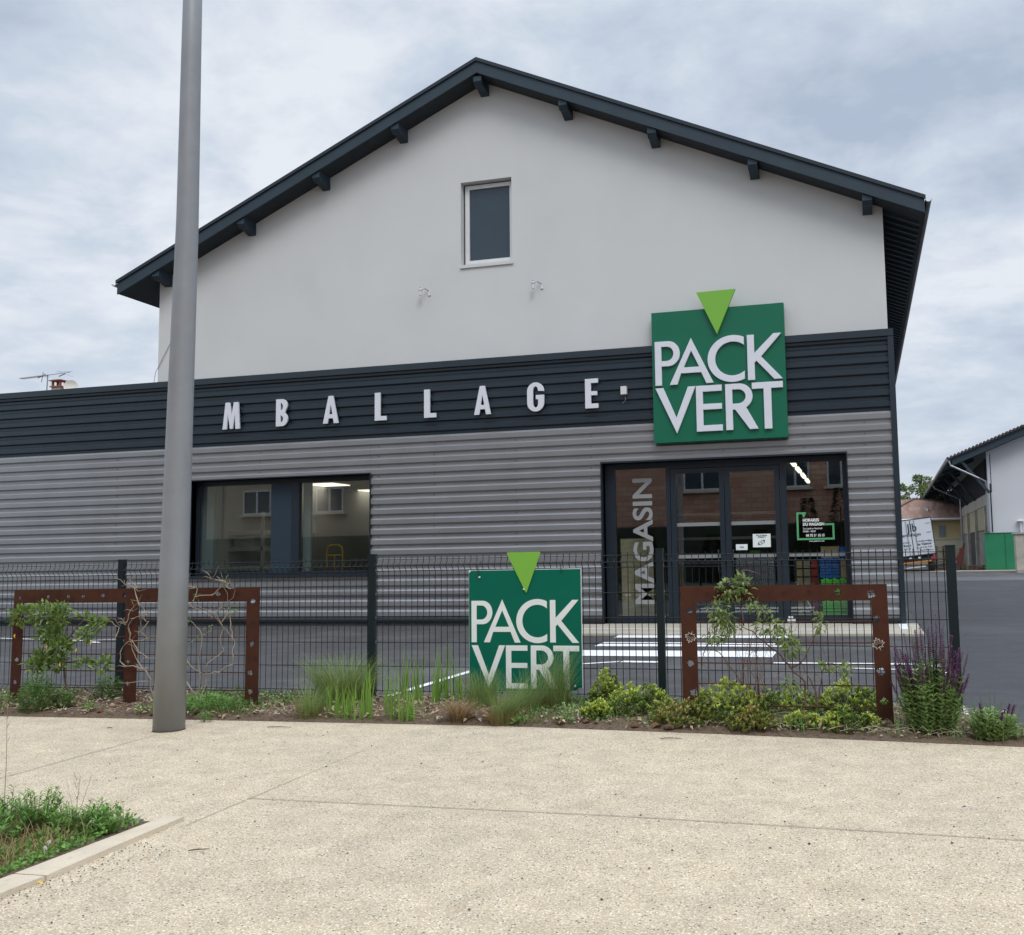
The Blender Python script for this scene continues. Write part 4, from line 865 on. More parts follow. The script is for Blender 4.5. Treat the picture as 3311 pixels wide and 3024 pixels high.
for k in range(110):
    x = rnd.uniform(-1.25,-.15); z = rnd.uniform(.1,.75); g.tube([(x,7.33,z),(x+rnd.uniform(-.06,.06),7.31,z+rnd.uniform(-.12,.08)),(x+rnd.uniform(-.1,.1),7.33,z+rnd.uniform(-.2,.1))],[.0015,.0013,.0007],4,False)
for k in range(12):
    x = rnd.uniform(-.95,-.75); g.tube([(x,7.36,0),(x+rnd.uniform(-.04,.04),7.34,.3),(x+rnd.uniform(-.1,.06),7.33,rnd.uniform(.45,.72))],[.003,.002,.001],4,False)
obj('tendrils', g, M['stemred'], t)

BL_CL= [(-7.75, 0.84, 0.1, 0.092), (-7.5, 0.86, 0.117, 0.1), (-7.3, 0.84, 0.092, 0.108), (-7.39, 0.66, 0.142, 0.092), (-7.27, 0.56, 0.1, 0.083), (-7.46, 0.44, 0.133, 0.075), (-7.0, 0.66, 0.067, 0.058), (-6.86, 0.76, 0.063, 0.047), (-7.02, 0.4, 0.067, 0.037), (-6.8, 0.39, 0.063, 0.063), (-7.55, 0.38, 0.1, 0.058), (-7.01, 0.82, 0.083, 0.02), (-7.31, 0.4, 0.083, 0.067)]
BL_ST= [[(-7.25, 0), (-7.27, 0.16), (-7.31, 0.44), (-7.32, 0.64), (-7.47, 0.84)], [(-7.31, 0.44), (-7.51, 0.64), (-7.75, 0.82)], [(-7.31, 0.48), (-7.25, 0.74), (-7.23, 0.94)], [(-7.28, 0.4), (-7.02, 0.44), (-6.8, 0.39)], [(-7.3, 0.58), (-7.08, 0.78), (-6.75, 0.81), (-6.65, 0.74)], [(-7.29, 0.54), (-7.03, 0.64), (-6.89, 0.74)]]
t = thing('climbing_shrub', (-7.25,7.47,0), 'bushy light green shrub filling the left half of the three-legged rusty arch', 'shrub')
stems(BL_ST, 7.47, .013, M['bark'], t, jit=.02)
g = MB()
for (x,z,rx,rz) in BL_CL: cloud(g, (x,7.42,z), rx, .09, rz, int(16+rx*rz*12500), .066, .030, up=.45, shell=.1)
obj('foliage', g, M['lv_lau'], t)
g = MB()
for (x,z) in ((-7.02,.55),(-6.86,.62),(-7.72,.68),(-7.35,.58),(-7.2,.42)): leaf(g, (x,7.34,z), (rnd.uniform(-.3,.3),-.2,-1), (0,-1,.2), .045, .022)
obj('yellow_leaves', g, M['yleaf'], t)
DR_ST= [[(-5.83, 0.0),(-5.83, 0.09), (-5.89, 0.2), (-6.0, 0.31), (-6.12, 0.39), (-6.16, 0.48)], [(-5.79, 0.0), (-5.75, 0.31), (-5.72, 0.4), (-5.59, 0.52), (-5.61, 0.62), (-5.58, 0.72), (-5.66, 0.85), (-5.84, 0.92), (-6.01, 0.96)], [(-5.81, 0.0), (-5.83, 0.4), (-5.78, 0.53), (-5.79, 0.67), (-5.89, 0.77), (-6.0, 0.81)], [(-5.75, 0.31), (-5.59, 0.34), (-5.46, 0.41), (-5.47, 0.6), (-5.55, 0.7), (-5.65, 0.83)], [(-5.48, 0.62), (-5.49, 0.72), (-5.52, 0.85), (-5.6, 0.86)], [(-5.66, 0.86), (-5.57, 0.93), (-5.53, 0.95)], [(-5.58, 0.78), (-5.52, 0.85), (-5.41, 0.87)], [(-6.0, 0.49), (-5.93, 0.39), (-5.79, 0.31), (-5.87, 0.12)], [(-5.89, 0.96), (-5.87, 1.08), (-5.99, 1.11)], [(-5.53, 1.08), (-5.57, 1.13), (-5.67, 1.18)], [(-5.57, 1.13), (-5.7, 1.16)], [(-6.3, 0.1),(-6.35, 0.33), (-6.48, 0.4), (-6.56, 0.53), (-6.58, 0.67), (-6.6, 0.75), (-6.55, 0.81), (-6.35, 0.87),(-6.1,.9)], [(-6.35, 0.36), (-6.6, 0.37), (-6.68, 0.42), (-6.67, 0.54), (-6.57, 0.6), (-6.36, 0.63),(-6.1,.66)], [(-6.56, 0.61), (-6.47, 0.51), (-6.35, 0.46),(-6.1,.4)], [(-6.6, 0.77), (-6.54, 0.88), (-6.52, 0.92)], [(-6.38, 0.84), (-6.42, 0.91)], [(-6.71, 0.64), (-6.7, 0.72), (-6.82, 0.8)], [(-6.45, .93),(-6.51, 1.09), (-6.61, 1.11)], [(-6.51, 1.09), (-6.58, 1.16)], [(-6.0, 0.95), (-5.84, 0.89), (-5.68, 0.81)], [(-6.36, 0.24), (-6.65, 0.23)], [(-6.38, 0.78), (-6.44, 0.7), (-6.49, 0.67)], [(-5.87,1.0),(-5.7,1.02),(-5.57,1.13)]]
t = thing('dead_climber', (-5.8,7.52,0), 'leafless pale twisted branches winding through the arch behind the lamp post', 'dead vine')
stems(DR_ST, 7.47, .0095, M['drytwig'], t, 'branches', jit=.03)
g = MB()
for k in range(70):
    s_ = rnd.choice(DR_ST[1:]); a_ = rnd.choice(s_); x, z = a_
    if z < .25: continue
    L = rnd.uniform(.05,.16); a = rnd.uniform(-.6,3.7); g.tube([(x,7.46,z),(x+math.cos(a)*L*.5+rnd.uniform(-.01,.01),7.44,z+math.sin(a)*L*.5),(x+math.cos(a+.4)*L,7.45,z+math.sin(a+.4)*L)],[.0028,.002,.0009],4,False)
obj('twigs', g, M['drytwig'], t)
g = MB()
for (x,z) in ((-5.85,1.0),(-5.95,.78),(-5.73,.72),(-5.45,.9),(-5.84,.62),(-5.55,1.15),(-5.5,.87)): cloud(g, (x,7.46,z), .04, .03, .035, 9, .035, .014, up=0, shell=.1)
obj('sparse_leaves', g, M['lv_lau'], t)

shr = [((-2.08,7.32),.13,.17,'lv_box'),((-2.17,7.95),.15,.30,'lv_box'),((-1.82,7.62),.31,.24,'lv_box'),((-1.38,7.24),.26,.19,'lv_box2'),((-1.05,7.36),.32,.30,'lv_box'),((-.66,7.85),.34,.20,'lv_box'),((-.15,7.8),.30,.25,'lv_box'),((-.20,7.13),.17,.17,'lv_box'),((.0,7.2),.08,.13,'lv_box'),((-.85,7.12),.20,.17,'lv_box2'),((-.47,7.2),.17,.13,'lv_box')]
slab = ['upright bright green shrub directly right of the fence sign','small bright shrub behind the upright one next to the fence sign','broad bright green shrub left of the third fence post','low olive and bronze shrub at the left foot of the right arch','largest bright green shrub under the left side of the right arch','wide shrub behind the vine under the right arch','bright shrub against the right leg of the right arch','low round shrub in front of the right arch','tiny bright shrub touching the right leg of the arch','low olive shrub before the vine stem','small bright shrub at the edge of the pavement below the vine']
for ((x,y), rr, h, mm), lb in zip(shr, slab):
    t = thing('shrub', (x,y,0), lb, 'shrub', 'small evergreen shrubs in the bed')
    g = MB(); gn = MB(); n = int(270*rr*h/.05)+60
    for k in range(n):
        a = rnd.uniform(0,6.283); q = math.sqrt(rnd.random()); px, py = x+math.cos(a)*rr*q, y+math.sin(a)*rr*.75*q
        zt = h*(1-.55*q**2)*rnd.uniform(.35,1.12)*(1+.25*mnoise.noise(Vector((px*9,py*9,1))))
        p = Vector((px,py,max(zt,.02)))
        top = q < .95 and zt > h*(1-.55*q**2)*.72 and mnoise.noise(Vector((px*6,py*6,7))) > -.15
        for q_ in range(7):
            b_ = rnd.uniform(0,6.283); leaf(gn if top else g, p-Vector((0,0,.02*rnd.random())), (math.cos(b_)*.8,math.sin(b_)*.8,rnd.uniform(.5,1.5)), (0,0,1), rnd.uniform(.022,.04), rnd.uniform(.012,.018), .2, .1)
    obj('foliage', g, M[mm], t); obj('highlit_shoots', gn, M['lv_hi'] if mm == 'lv_box' else M['lv_hi2'], t)  # brighter top leaves: young-shoot colour that also stands in for highlights
    g = MB()
    for k in range(8): a = rnd.uniform(0,6.283); g.tube([(x,y,0),(x+math.cos(a)*rr*.3,y+math.sin(a)*rr*.3,h*.5),(x+math.cos(a)*rr*.6,y+math.sin(a)*rr*.5,h*.8)],[.006,.004,.002],5,False)
    obj('stems', g, M['bark'], t)
# salvia
def salvia(x, y, rr, h, ns, lab):
    t = thing('salvia', (x,y,0), lab, 'flowering plant', 'salvias at the right end of the bed')
    gs, gl, gf = MB(), MB(), MB()
    for k in range(ns):
        a = rnd.uniform(0,6.283); q = math.sqrt(rnd.random()); bx_, by_ = x+math.cos(a)*rr*.55*q, y+math.sin(a)*rr*.4*q
        hh = h*rnd.uniform(.55,1.0)*(1-.25*q); tx, ty = x+math.cos(a)*rr*1.05*q, y+math.sin(a)*rr*.7*q
        sp_h = hh*.24
        def pt(u): return Vector((bx_+(tx-bx_)*u**1.3, by_+(ty-by_)*u**1.3, hh*u))
        gs.tube([pt(0),pt(.35),pt(.7),pt(1)],[.003,.0026,.002,.001],4,False)
        u = rnd.uniform(.02,.11)
        while u < .68:
            aa = rnd.uniform(0,3.14); p = pt(u); L = .075*(1-.5*u)*rnd.uniform(.8,1.25)
            for s_ in (0,math.pi,1.6): leaf(gl, p, (math.cos(aa+s_),math.sin(aa+s_),.75), (0,0,1), L, L*.34, .25, .1)
            u += rnd.uniform(.045,.095)
        if rnd.random() < (.75 if h > .5 else .15):
            u = .74
            while u < 1.0:
                p = pt(u)
                for s_ in range(4):
                    aa = rnd.uniform(0,6.28); leaf(gf, p, (math.cos(aa),math.sin(aa),.6), (0,0,1), .021*(1.3-u*.6), .015)
                u += .020
    obj('stems', gs, M['lv_dk'], t); obj('foliage', gl, M['lv_salv'], t); obj('flower_spikes', gf, M['spike'], t)
salvia(.42,7.12,.26,.90,140,'large bushy salvia with purple flower spikes beside the end fence post'); salvia(.80,6.98,.19,.36,44,'small low salvia with few purple spikes at the far right end')
# grasses
GG = [((-4.5,7.16),'s','small brownish grass tuft at the left end of the grass group'),((-4.62,7.9),'b','big green grass tuft in front of the second fence post'),((-3.16,7.16),'br','tuft of short brown dry grass left of the fence sign'),((-3.20,7.7),'g','dark green grass tuft before the letter V of the fence sign'),((-2.80,7.15),'p','feathery grass with brown base sweeping right across the fence sign'),((-2.78,7.6),'p2','feathery grass behind, before the letters E and R of the fence sign'),((-2.60,7.85),'p3','tallest feathery grass before the letter T of the fence sign')]
for (c, k, lb) in GG:
    t = thing('grass_tuft', (c[0],c[1],0), lb, 'ornamental grass', 'ornamental grasses in the bed')
    g, gb = MB(), MB()
    if k == 's': tuft(g, c, .10, 260, .30, .14, .004); tuft(gb, c, .10, 120, .16, .12, .004)
    if k == 'b': tuft(g, c, .22, 900, .50, .34, .0045); tuft(gb, c, .2, 220, .36, .3, .004)
    if k == 'br': tuft(g, c, .05, 10, .1, .08, .003); tuft(gb, c, .07, 480, .20, .17, .0038)
    if k == 'g': tuft(g, c, .12, 480, .37, .13, .0032); tuft(gb, c, .1, 60, .18, .12, .004)
    if k == 'p': tuft(g, c, .10, 330, .36, .17, .0026, lean=.3); tuft(gb, c, .12, 460, .16, .12, .0038)
    if k == 'p2': tuft(g, c, .13, 430, .40, .17, .0026, lean=.35); tuft(gb, c, .12, 120, .15, .10, .0038)
    if k == 'p3': tuft(g, c, .12, 430, .55, .15, .0026, lean=.5); tuft(gb, c, .12, 200, .2, .14, .004)
    obj('green_blades', g, M['grassg'], t); obj('dry_blades', gb, M['grassb'], t)
IR= [(-4.32, 7.15), (-4.24, 7.16), (-4.12, 7.12), (-4.03, 7.1), (-3.97, 7.17), (-3.79, 7.15), (-3.71, 7.14), (-3.62, 7.12), (-3.57, 7.12), (-4.06, 8.0), (-3.92, 7.95), (-3.71, 7.82), (-3.71, 7.95), (-3.66, 7.98), (-3.5, 7.9)]
IRT= [0.35, 0.31, 0.31, 0.36, 0.46, 0.47, 0.44, 0.27, 0.28, 0.56, 0.57, 0.49, 0.45, 0.56, 0.48]
clumps = [([0,1],'front iris clump nearest the big grass tuft'),([2,3,4],'tall front iris clump just left of the second fence post foot'),([5,6],'front iris clump right of the second fence post'),([7,8],'short front iris clump before the white parking line'),([9,10],'tall back iris clump between the post and the fence sign'),([11,12,13,14],'back iris clump closest to the fence sign')]
for ids, lb in clumps:
    c0 = IR[ids[0]]; t = thing('iris_clump', (c0[0],c0[1],0), lb, 'iris', 'sword-leaved iris clumps in the bed'); g = MB()
    for i in ids:
        (x,y), h = IR[i], IRT[i]
        for k in range(15):
            blade(g, (x+rnd.gauss(0,.032), y+rnd.gauss(0,.03), .0), rnd.uniform(0,6.28), h*rnd.uniform(.55,1.08), rnd.uniform(0,.08), rnd.uniform(.010,.017), 5, rnd.uniform(-.5,.5)+ (1.57 if rnd.random()<.4 else 0))
    obj('sword_leaves', g, M['iris'], t)
# dark leafy weeds
for (x,y,rx,h,n,lb,mm) in ((-7.19,7.1,.17,.36,1500,'feathery dark green bush at the foot of the leftmost arch leg','lv_dk'),(-7.0,7.2,.09,.2,420,'small dark weed right of the feathery bush at far left','lv_dk'),(-7.06,7.78,.15,.26,700,'dark green leafy plant behind the left arch near the fence post','lv_dk'),(-6.63,7.1,.06,.13,60,'light green sprig at the edge of the pavement under the left arch','clover'),(-6.1,7.1,.07,.09,60,'low weed left of the lamp post base','clover'),(-5.31,6.90,.055,.07,70,'small weed growing at the foot of the lamp post','lv_dk'),(-5.55,7.3,.32,.15,1100,'patch of low leafy weed behind and right of the lamp post','clover'),(-5.85,7.6,.2,.16,500,'low leafy weed at the root of the dead climber','clover'),(-2.28,7.2,.07,.17,110,'bushy grey-green weed below the right corner of the fence sign','lv_salv'),(-2.45,7.85,.10,.17,90,'dark leafy weed under the right end of the fence sign','lv_dk'),(-2.62,7.12,.09,.09,70,'pale low weed in front of the fence sign','clover'),(-7.8,7.35,.1,.12,90,'weed cut by the left picture edge beside the arch','lv_dk'),(1.05,6.98,.14,.08,130,'low weeds on the bed tip right of the small salvia','lv_dk')):
    t = thing('weed', (x,y,0), lb, 'weed'); g = MB()
    for k in range(n):
        a = rnd.uniform(0,6.283); q = math.sqrt(rnd.random()); p = (x+math.cos(a)*rx*q, y+math.sin(a)*rx*.7*q, .01+h*(1-.5*q*q)*rnd.random())
        leaf(g, p, (math.cos(a)+rnd.uniform(-.6,.6),math.sin(a)+rnd.uniform(-.6,.6),rnd.uniform(.2,1.4)), (0,0,1), rnd.uniform(.02,.045), rnd.uniform(.008,.02), .2, .1)
    obj('foliage', g, M[mm], t)
    g = MB()
    for k in range(7): a = rnd.uniform(0,6.283); g.tube([(x,y,0),(x+math.cos(a)*rx*.7,y+math.sin(a)*rx*.5,h*.8)],[.002,.001],4,False)
    obj('stems', g, M[mm], t)
t = thing('broadleaf_weed', (-2.72,7.12,0), 'single big toothed leaf sticking up in front of the feathery grass', 'weed'); g = MB()
for a, L in ((.45,.16),(2.6,.08),(1.2,.07)): leaf(g, (-2.76,7.1,.015), (math.cos(a),-.15,math.sin(a)*.9), (0,-1,.5), L, L*.38, .12, .1)
obj('leaves', g, M['clover'], t)
# foreground planter vegetation
g = MB()
for k in range(9500):
    x = -3.54-abs(rnd.gauss(0,.62)); y = rnd.uniform(2.6,4.17)
    if x < -5.6: continue
    dens = mnoise.noise(Vector((x*3.1,y*3.1,5)))+.5*mnoise.noise(Vector((x*8,y*8,2)))
    if dens < -.34: continue
    h = .025+.12*max(0,dens)
    if rnd.random() < .86: leaf(g, (x,y,.015+h*rnd.random()), rvec()+Vector((0,0,.35)), rvec()+Vector((0,0,1)), rnd.uniform(.012,.034), rnd.uniform(.009,.022), .15, .1)
    else: blade(g, (x,y,.015), rnd.uniform(0,6.28), h*rnd.uniform(.8,1.5), rnd.uniform(.02,.09), .0025, 4)
tagp(obj('clover_cover', g, M['clover']), 'clover and grass cover filling the foreground planter', 'ground cover', kind='stuff')
g = MB()
for k in range(2200):
    x = -3.6-abs(rnd.gauss(0,.7)); y = rnd.uniform(2.7,4.15); blade(g, (x,y,.015), rnd.uniform(0,6.28), rnd.uniform(.04,.13), rnd.uniform(.03,.12), .003, 4)
tagp(obj('dry_grass', g, M['grassb']), 'thin dry brown grass among the clover of the foreground planter', 'dry grass', kind='stuff')
def thistle(x, y, rr, h, n, lb):
    t = thing('leafy_weed', (x,y,0), lb, 'weed', 'tall leafy weeds in the foreground planter'); gs, gl = MB(), MB()
    for k in range(n):
        a = rnd.uniform(0,6.283); q = math.sqrt(rnd.random()); hh = h*rnd.uniform(.5,1)*(1-.35*q); tx, ty = x+math.cos(a)*rr*q, y+math.sin(a)*rr*q
        def pt(u): return Vector((x+(tx-x)*(.4+.6*u), y+(ty-y)*(.4+.6*u), hh*u))
        gs.tube([pt(0),pt(.5),pt(1)],[.003,.0025,.001],4,False); u = .08
        while u < 1.02:
            aa = rnd.uniform(0,6.28); L = rnd.uniform(.035,.06)*(1.1-.35*u)
            leaf(gl, pt(u), (math.cos(aa),math.sin(aa),.8), (0,0,1), L, L*.22, .2, .15); u += .035
    obj('stems', gs, M['clover'], t); obj('foliage', gl, M['clover'], t)
thistle(-3.98,3.95,.12,.30,24,'tallest leafy weed standing in the middle of the foreground planter'); thistle(-4.22,4.0,.08,.25,14,'narrow leafy weed at the left of the tallest planter weed'); thistle(-3.78,3.98,.15,.20,26,'low spreading weed near the right tip of the planter'); thistle(-3.62,3.98,.10,.13,18,'smallest weed at the very tip of the planter'); thistle(-4.05,3.8,.18,.19,28,'spreading weed in front of the tallest planter weed')
for (x,y,h,lb) in ((-4.32,4.08,.62,'tall thin dry grass stalk rising from the foreground planter'),(-3.80,4.0,.28,'short forked dry stalk above the right planter weeds'),(-4.55,4.0,.25,'thin slanting stalk at the left of the planter')):
    g = MB(); g.tube([(x,y,0),(x+.005,y,h*.5),(x+(.02 if h<.6 else -.004),y,h)],[.0022,.0018,.0008],5)
    for k in range(9):
        u = rnd.uniform(.5,.95); a = rnd.choice([-1,1]); g.tube([(x,y,h*u),(x+a*.02,y,h*u+.035)],[.0013,.0006],4,False)
    if h < .5: g.tube([(x,y,h*.2),(x-.06,y,h*.9)],[.0018,.0008],4); g.tube([(x,y,h*.15),(x+.09,y,h*1.05)],[.0018,.0008],4)
    tagp(obj('dry_stalk', g, M['mulch'], loc=(x,y,0)), lb, 'grass stalk')
for i,(x,y,z) in enumerate(((-3.66,3.95,.075),(-3.60,3.62,.05),(-3.73,3.42,.045),(-3.66,3.7,.05))):
    g = MB(); 
    for k in range(26): v = rvec(); leaf(g, (x,y,z), v+Vector((0,0,.2)), rvec(), .014, .005)
    g.tube([(x,y,.01),(x,y,z)],.0012,4,False); tagp(obj('clover_flower', g, M['flower'], loc=(x,y,0)), ['white clover flower highest up near the planter tip','white clover flower hanging over the kerb joint','white clover flower at the left near the bottom edge of the planter','small faded clover flower among the leaves by the kerb'][i], 'flower', 'clover flowers in the planter')

# ================================================================= BACKGROUND RIGHT
# hangar (local frame rotated)
ha = math.atan2(85.7,3208.9); hd = Vector((math.sin(ha),math.cos(ha),0)); hx = Vector((math.cos(ha),-math.sin(ha),0)); HO = Vector((6.99,57.5,0))
def HL(x,y,z): return HO+hx*x+hd*y+Vector((0,0,z))
def hbox(mb, x0,x1,y0,y1,z0,z1): mb.hexa([HL(x0,y0,z0),HL(x1,y0,z0),HL(x1,y1,z0),HL(x0,y1,z0)],[HL(x0,y0,z1),HL(x1,y0,z1),HL(x1,y1,z1),HL(x0,y1,z1)])
HB = thing('hangar', tuple(HO), 'long white gabled warehouse with deep dark canopy roof at the right', 'building')
hrt = lambda x: 6.36+.405*(x+2.15) if x < 13 else 6.36+.405*(13+2.15)-.405*(x-13)
g = MB()
fr_ = [(0,0),(26,0),(26,hrt(26)-.5),(13,hrt(13)-.5),(0,hrt(0)-.5)]
g.v = [tuple(HL(x,0,z)) for x,z in fr_]+[tuple(HL(x,.3,z)) for x,z in fr_]; g.f = [(0,1,2,3,4),(9,8,7,6,5)]+[(i,i+5,(i+1)%5+5,(i+1)%5) for i in range(5)]
obj('gable_wall', g, M['hwall'], HB)
g = MB(); 
for (xa,xb) in ((-2.15,13),(13,28.2)):
    g.hexa([HL(xa,-1.0,hrt(xa)-.12),HL(xb,-1.0,hrt(xb)-.12),HL(xb,48,hrt(xb)-.12),HL(xa,48,hrt(xa)-.12)],[HL(xa,-1.0,hrt(xa)),HL(xb,-1.0,hrt(xb)),HL(xb,48,hrt(xb)),HL(xa,48,hrt(xa))])
hr = obj('roof', g, M['roofpaint'], HB)
g = MB()
for (xa,xb) in ((-1.9,13),(13,28)): g.hexa([HL(xa,-.9,hrt(xa)-.5),HL(xb,-.9,hrt(xb)-.5),HL(xb,-.65,hrt(xb)-.5),HL(xa,-.65,hrt(xa)-.5)],[HL(xa,-.9,hrt(xa)-.13),HL(xb,-.9,hrt(xb)-.13),HL(xb,-.65,hrt(xb)-.13),HL(xa,-.65,hrt(xa)-.13)])
obj('verge_beam', g, M['roofpaint'], hr)
for k in range(8):
    y = 2+k*6.2; g = MB(); g.hexa([HL(-2.0,y,hrt(-2.0)-.32),HL(0,y,hrt(0)-.32),HL(0,y+.15,hrt(0)-.32),HL(-2.0,y+.15,hrt(-2.0)-.32)],[HL(-2.0,y,hrt(-2.0)-.13),HL(0,y,hrt(0)-.13),HL(0,y+.15,hrt(0)-.13),HL(-2.0,y+.15,hrt(-2.0)-.13)]); obj('rafter', g, M['roofpaint'], hr)
for y in (-.7,8.5,14.7,20.9,27.1,33.3,39.5):
    g = MB(); g.bar(HL(.0,y,4.35),HL(-1.5,y,hrt(-1.5)-.3),.14); obj('brace', g, M['roofpaint'], hr)
g = MB()
for k in range(150):
    x = -2.15+k*.2; 
    if x > 12.9: break
    z = hrt(x); a = HL(x,-1.06,z+.01); g.tube([a, HL(x,-.5,z+.01)], .08, 6)
obj('tile_edge', g, mat('old_tile_edge',(.10,.065,.055),.9,var=(4,.3)), hr)
g = MB(); g.tube([HL(-2.2,-1.0,6.28),HL(-2.2,48,6.28)],.09,8); obj('gutter', g, M['zinc'], hr)
# side wall bays
g = MB()
for k in range(27): hbox(g,.0,.06,1.7+k*0,46,4.42+k*.075,4.42+k*.075+.03)
obj('louvre', g, M['soffit'], HB)
g = MB(); hbox(g,.15,.2,0,46,4.4,6.6); obj('louvre_backing', g, M['dark'], HB)
g = MB(); hbox(g,0,.25,.3,46,3.75,4.40); obj('concrete_beam', g, M['conc2'], HB)
for y in (1.6,8.4,14.9,21.1,27.5,33.8,40.1):
    g = MB(); hbox(g,-.12,.22,y,y+.38,0,3.75); obj('pillar', g, M['conc2'], HB)
for i,(a,b) in enumerate(((1.98,8.4),(8.78,14.9),(15.28,21.1),(21.48,27.5),(27.88,33.8),(34.18,40.1))):
    g = MB(); hbox(g,.05,.2,a,b,2.35,3.75); obj('upper_panel', g, M['beige'], HB)
    g = MB(); hbox(g,.08,.2,a,b,0,2.30); obj('block_or_shade_panel', g, M['block'] if i != 1 else M['dark'], HB)  # the dark one stands in for the shade of an open bay
g = MB(); hbox(g,.3,.4,.3,1.6,0,3.75); obj('doorway_shade_sheet', g, M['dark'], HB)  # dark sheet standing in for the shade inside the open doorway
g = MB(); hbox(g,-.35,1.55,-.12,-.06,.02,2.12); hg = obj('gate', g, M['hgreen'], HB)
g = MB(); hbox(g,.72,.75,-.14,-.12,.02,2.1); hbox(g,-.35,1.55,-.14,-.12,2.08,2.12); obj('gate_joint', g, mat('gate_edge',(.008,.12,.055),.6), hg)
for (pts, rr) in (([(-2.1,-.95,6.22),(-2.0,-.95,5.95),(-.55,-.8,5.2),(-.16,-.5,5.0),(-.12,-.4,4.6),(-.12,-.3,2.2)],.055),([(-2.1,20,6.22),(-2.0,20,5.95),(-.5,20,5.2),(-.16,20,5.0),(-.16,20,0.1)],.06),([(-2.1,41,6.22),(-2.0,41,5.9),(-.3,41,5.0)],.06)):
    g = MB(); g.tube([HL(*p) for p in pts], rr, 8); obj('downpipe', g, M['zinc'], HB)
g = MB(); g.tube([HL(.1,-.2,2.15),HL(.1,-.2,4.9)],.04,6); obj('downpipe', g, M['anth'], HB)
t = thing('concrete_pier', (7.6,52,0), 'short grey concrete pier at the right picture edge before the green gate', 'pier')
g = MB(); g.box(7.50,9.5,52,52.6,.0,1.95); obj('shaft', g, M['conc2'], t); g = MB(); g.box(7.42,9.6,51.93,52.67,1.95,2.03); obj('cap', g, M['conc2'], t); g = MB(); g.box(7.45,9.6,51.5,52,0,.16); obj('footing', g, M['conc2'], t)
t = thing('roof_vent', (8.65,57.4,2.1), 'small white mushroom vent pipe in front of the hangar gable', 'vent'); g = MB(); g.tube([HL(1.6,-.15,2.0),HL(1.6,-.15,2.75)],.05,8); obj('pipe', g, M['pvc'], t); g = MB(); g.tube([HL(1.6,-.15,2.72),HL(1.6,-.15,2.76),HL(1.6,-.15,2.82)],[.2,.2,.08],10); obj('cap', g, M['pvc'], t)
g = MB(); g.box(1.0,16,56.3,57.2,.0,.03); struct('yard_kerb', g, M['kerb'])
# pallets
def pallet(x, y, z, m, lab, tilt=0, w_=1.1, dep=.8):
    g = MB()
    for k in range(6): g.box(x+k*w_/6,x+k*w_/6+w_/6*.75,y,y+dep,z+.115,z+.137)
    for yy in (y,y+dep/2-.05,y+dep-.1): g.box(x,x+w_,yy,yy+.1,z+.02,z+.04); 
    for xx in (x,x+w_/2-.06,x+w_-.12):
        for yy in (y,y+dep/2-.05,y+dep-.1): g.box(xx,xx+.12,yy,yy+.1,z+.04,z+.115)
    o = obj('pallet', g, m, loc=(x,y,z)); return tagp(o, lab, 'pallet', 'wooden pallets stacked by the hangar wall')
for k in range(9): pallet(4.62,60.2,k*.142+.005,M['wood'],'one of nine weathered pallets in the tall stack by the hangar pillars')
for k in range(9): bpy.data.objects['pallet' if k == 0 else 'pallet.%03d'%k]['group'] = 'tall stack of weathered pallets by the hangar pillars'
for k in range(2): tagp(pallet(5.75,59.2,k*.142+.005,M['wood'],''), ['lower of two pale pallets on the ground beside the tall stack','upper of two pale pallets on the ground beside the tall stack'][k])
for k in range(10): o = pallet(3.95,64,k*.145+.005,M['wood'],'one of ten dark pallets in the stack behind the truck'); o['group'] = 'dark pallet stack behind the truck'
g = MB(); g.hexa([(5.0,59.0,.3),(5.55,59.0,.3),(5.75,59.06,1.55),(5.68,59.06,1.55)],[(5.0,59.1,.3),(5.55,59.1,.3),(5.75,59.16,1.55),(5.68,59.16,1.55)]); tagp(obj('leaning_board', g, M['redwood'], loc=(5.3,59,.3)), 'reddish triangular board leaning against the pallets', 'board')
# truck (rear view) tilted
TR = thing('box_truck', (2.75,56,0), 'white box truck seen from behind parked beside the far yard buildings', 'truck')
ca, sa = math.cos(R(6)), math.sin(R(6))
def TT(x,y,z):   # local truck coords: x across (-1.2..1.2), y length, z up
    return (2.72+x*ca-z*sa*1.0+.12, 56+y, max(0,.13+x*sa+z*ca))
def tbox(mb, x0,x1,y0,y1,z0,z1): mb.hexa([TT(x0,y0,z0),TT(x1,y0,z0),TT(x1,y1,z0),TT(x0,y1,z0)],[TT(x0,y0,z1),TT(x1,y0,z1),TT(x1,y1,z1),TT(x0,y1,z1)])
g = MB(); tbox(g,-1.15,1.15,0,7,.80,2.80); tb_ = obj('cargo_box', g, M['truckw'], TR)
for s_ in (-1,1):
    g = MB(); tbox(g,.02 if s_>0 else -1.12, 1.12 if s_>0 else -.02,-.03,0,.83,2.77); dr = obj('rear_door', g, M['truckw'], TR)
    g = MB(); tbox(g,s_*.22-.015,s_*.22+.015,-.06,-.03,.85,2.75)
    for z in (1.0,1.5,2.0,2.5): tbox(g,s_*.95-.12,s_*.95+.12,-.045,-.03,z,z+.03)
    obj('lock_rod', g, M['zinc'], dr)
g = MB(); tbox(g,-.015,.015,-.05,-.03,.83,2.77); tbox(g,-1.17,1.17,-.02,.04,.76,.80); tbox(g,-1.17,1.17,-.04,.02,2.80,2.84); tbox(g,1.15,1.18,-.04,.02,.8,2.8); obj('door_seal', g, M['dark'], TR)
def ttext(s_, x, z, sz, bold=0, sx=1, al='CENTER'):
    q_ = text(s_, x, z, sz, 0, .002, bold, al, 0, sx); mb = MB(); mb.add([TT(a,-.04+b,c) for a,b,c in q_.v], q_.f); return mb
g = MB()
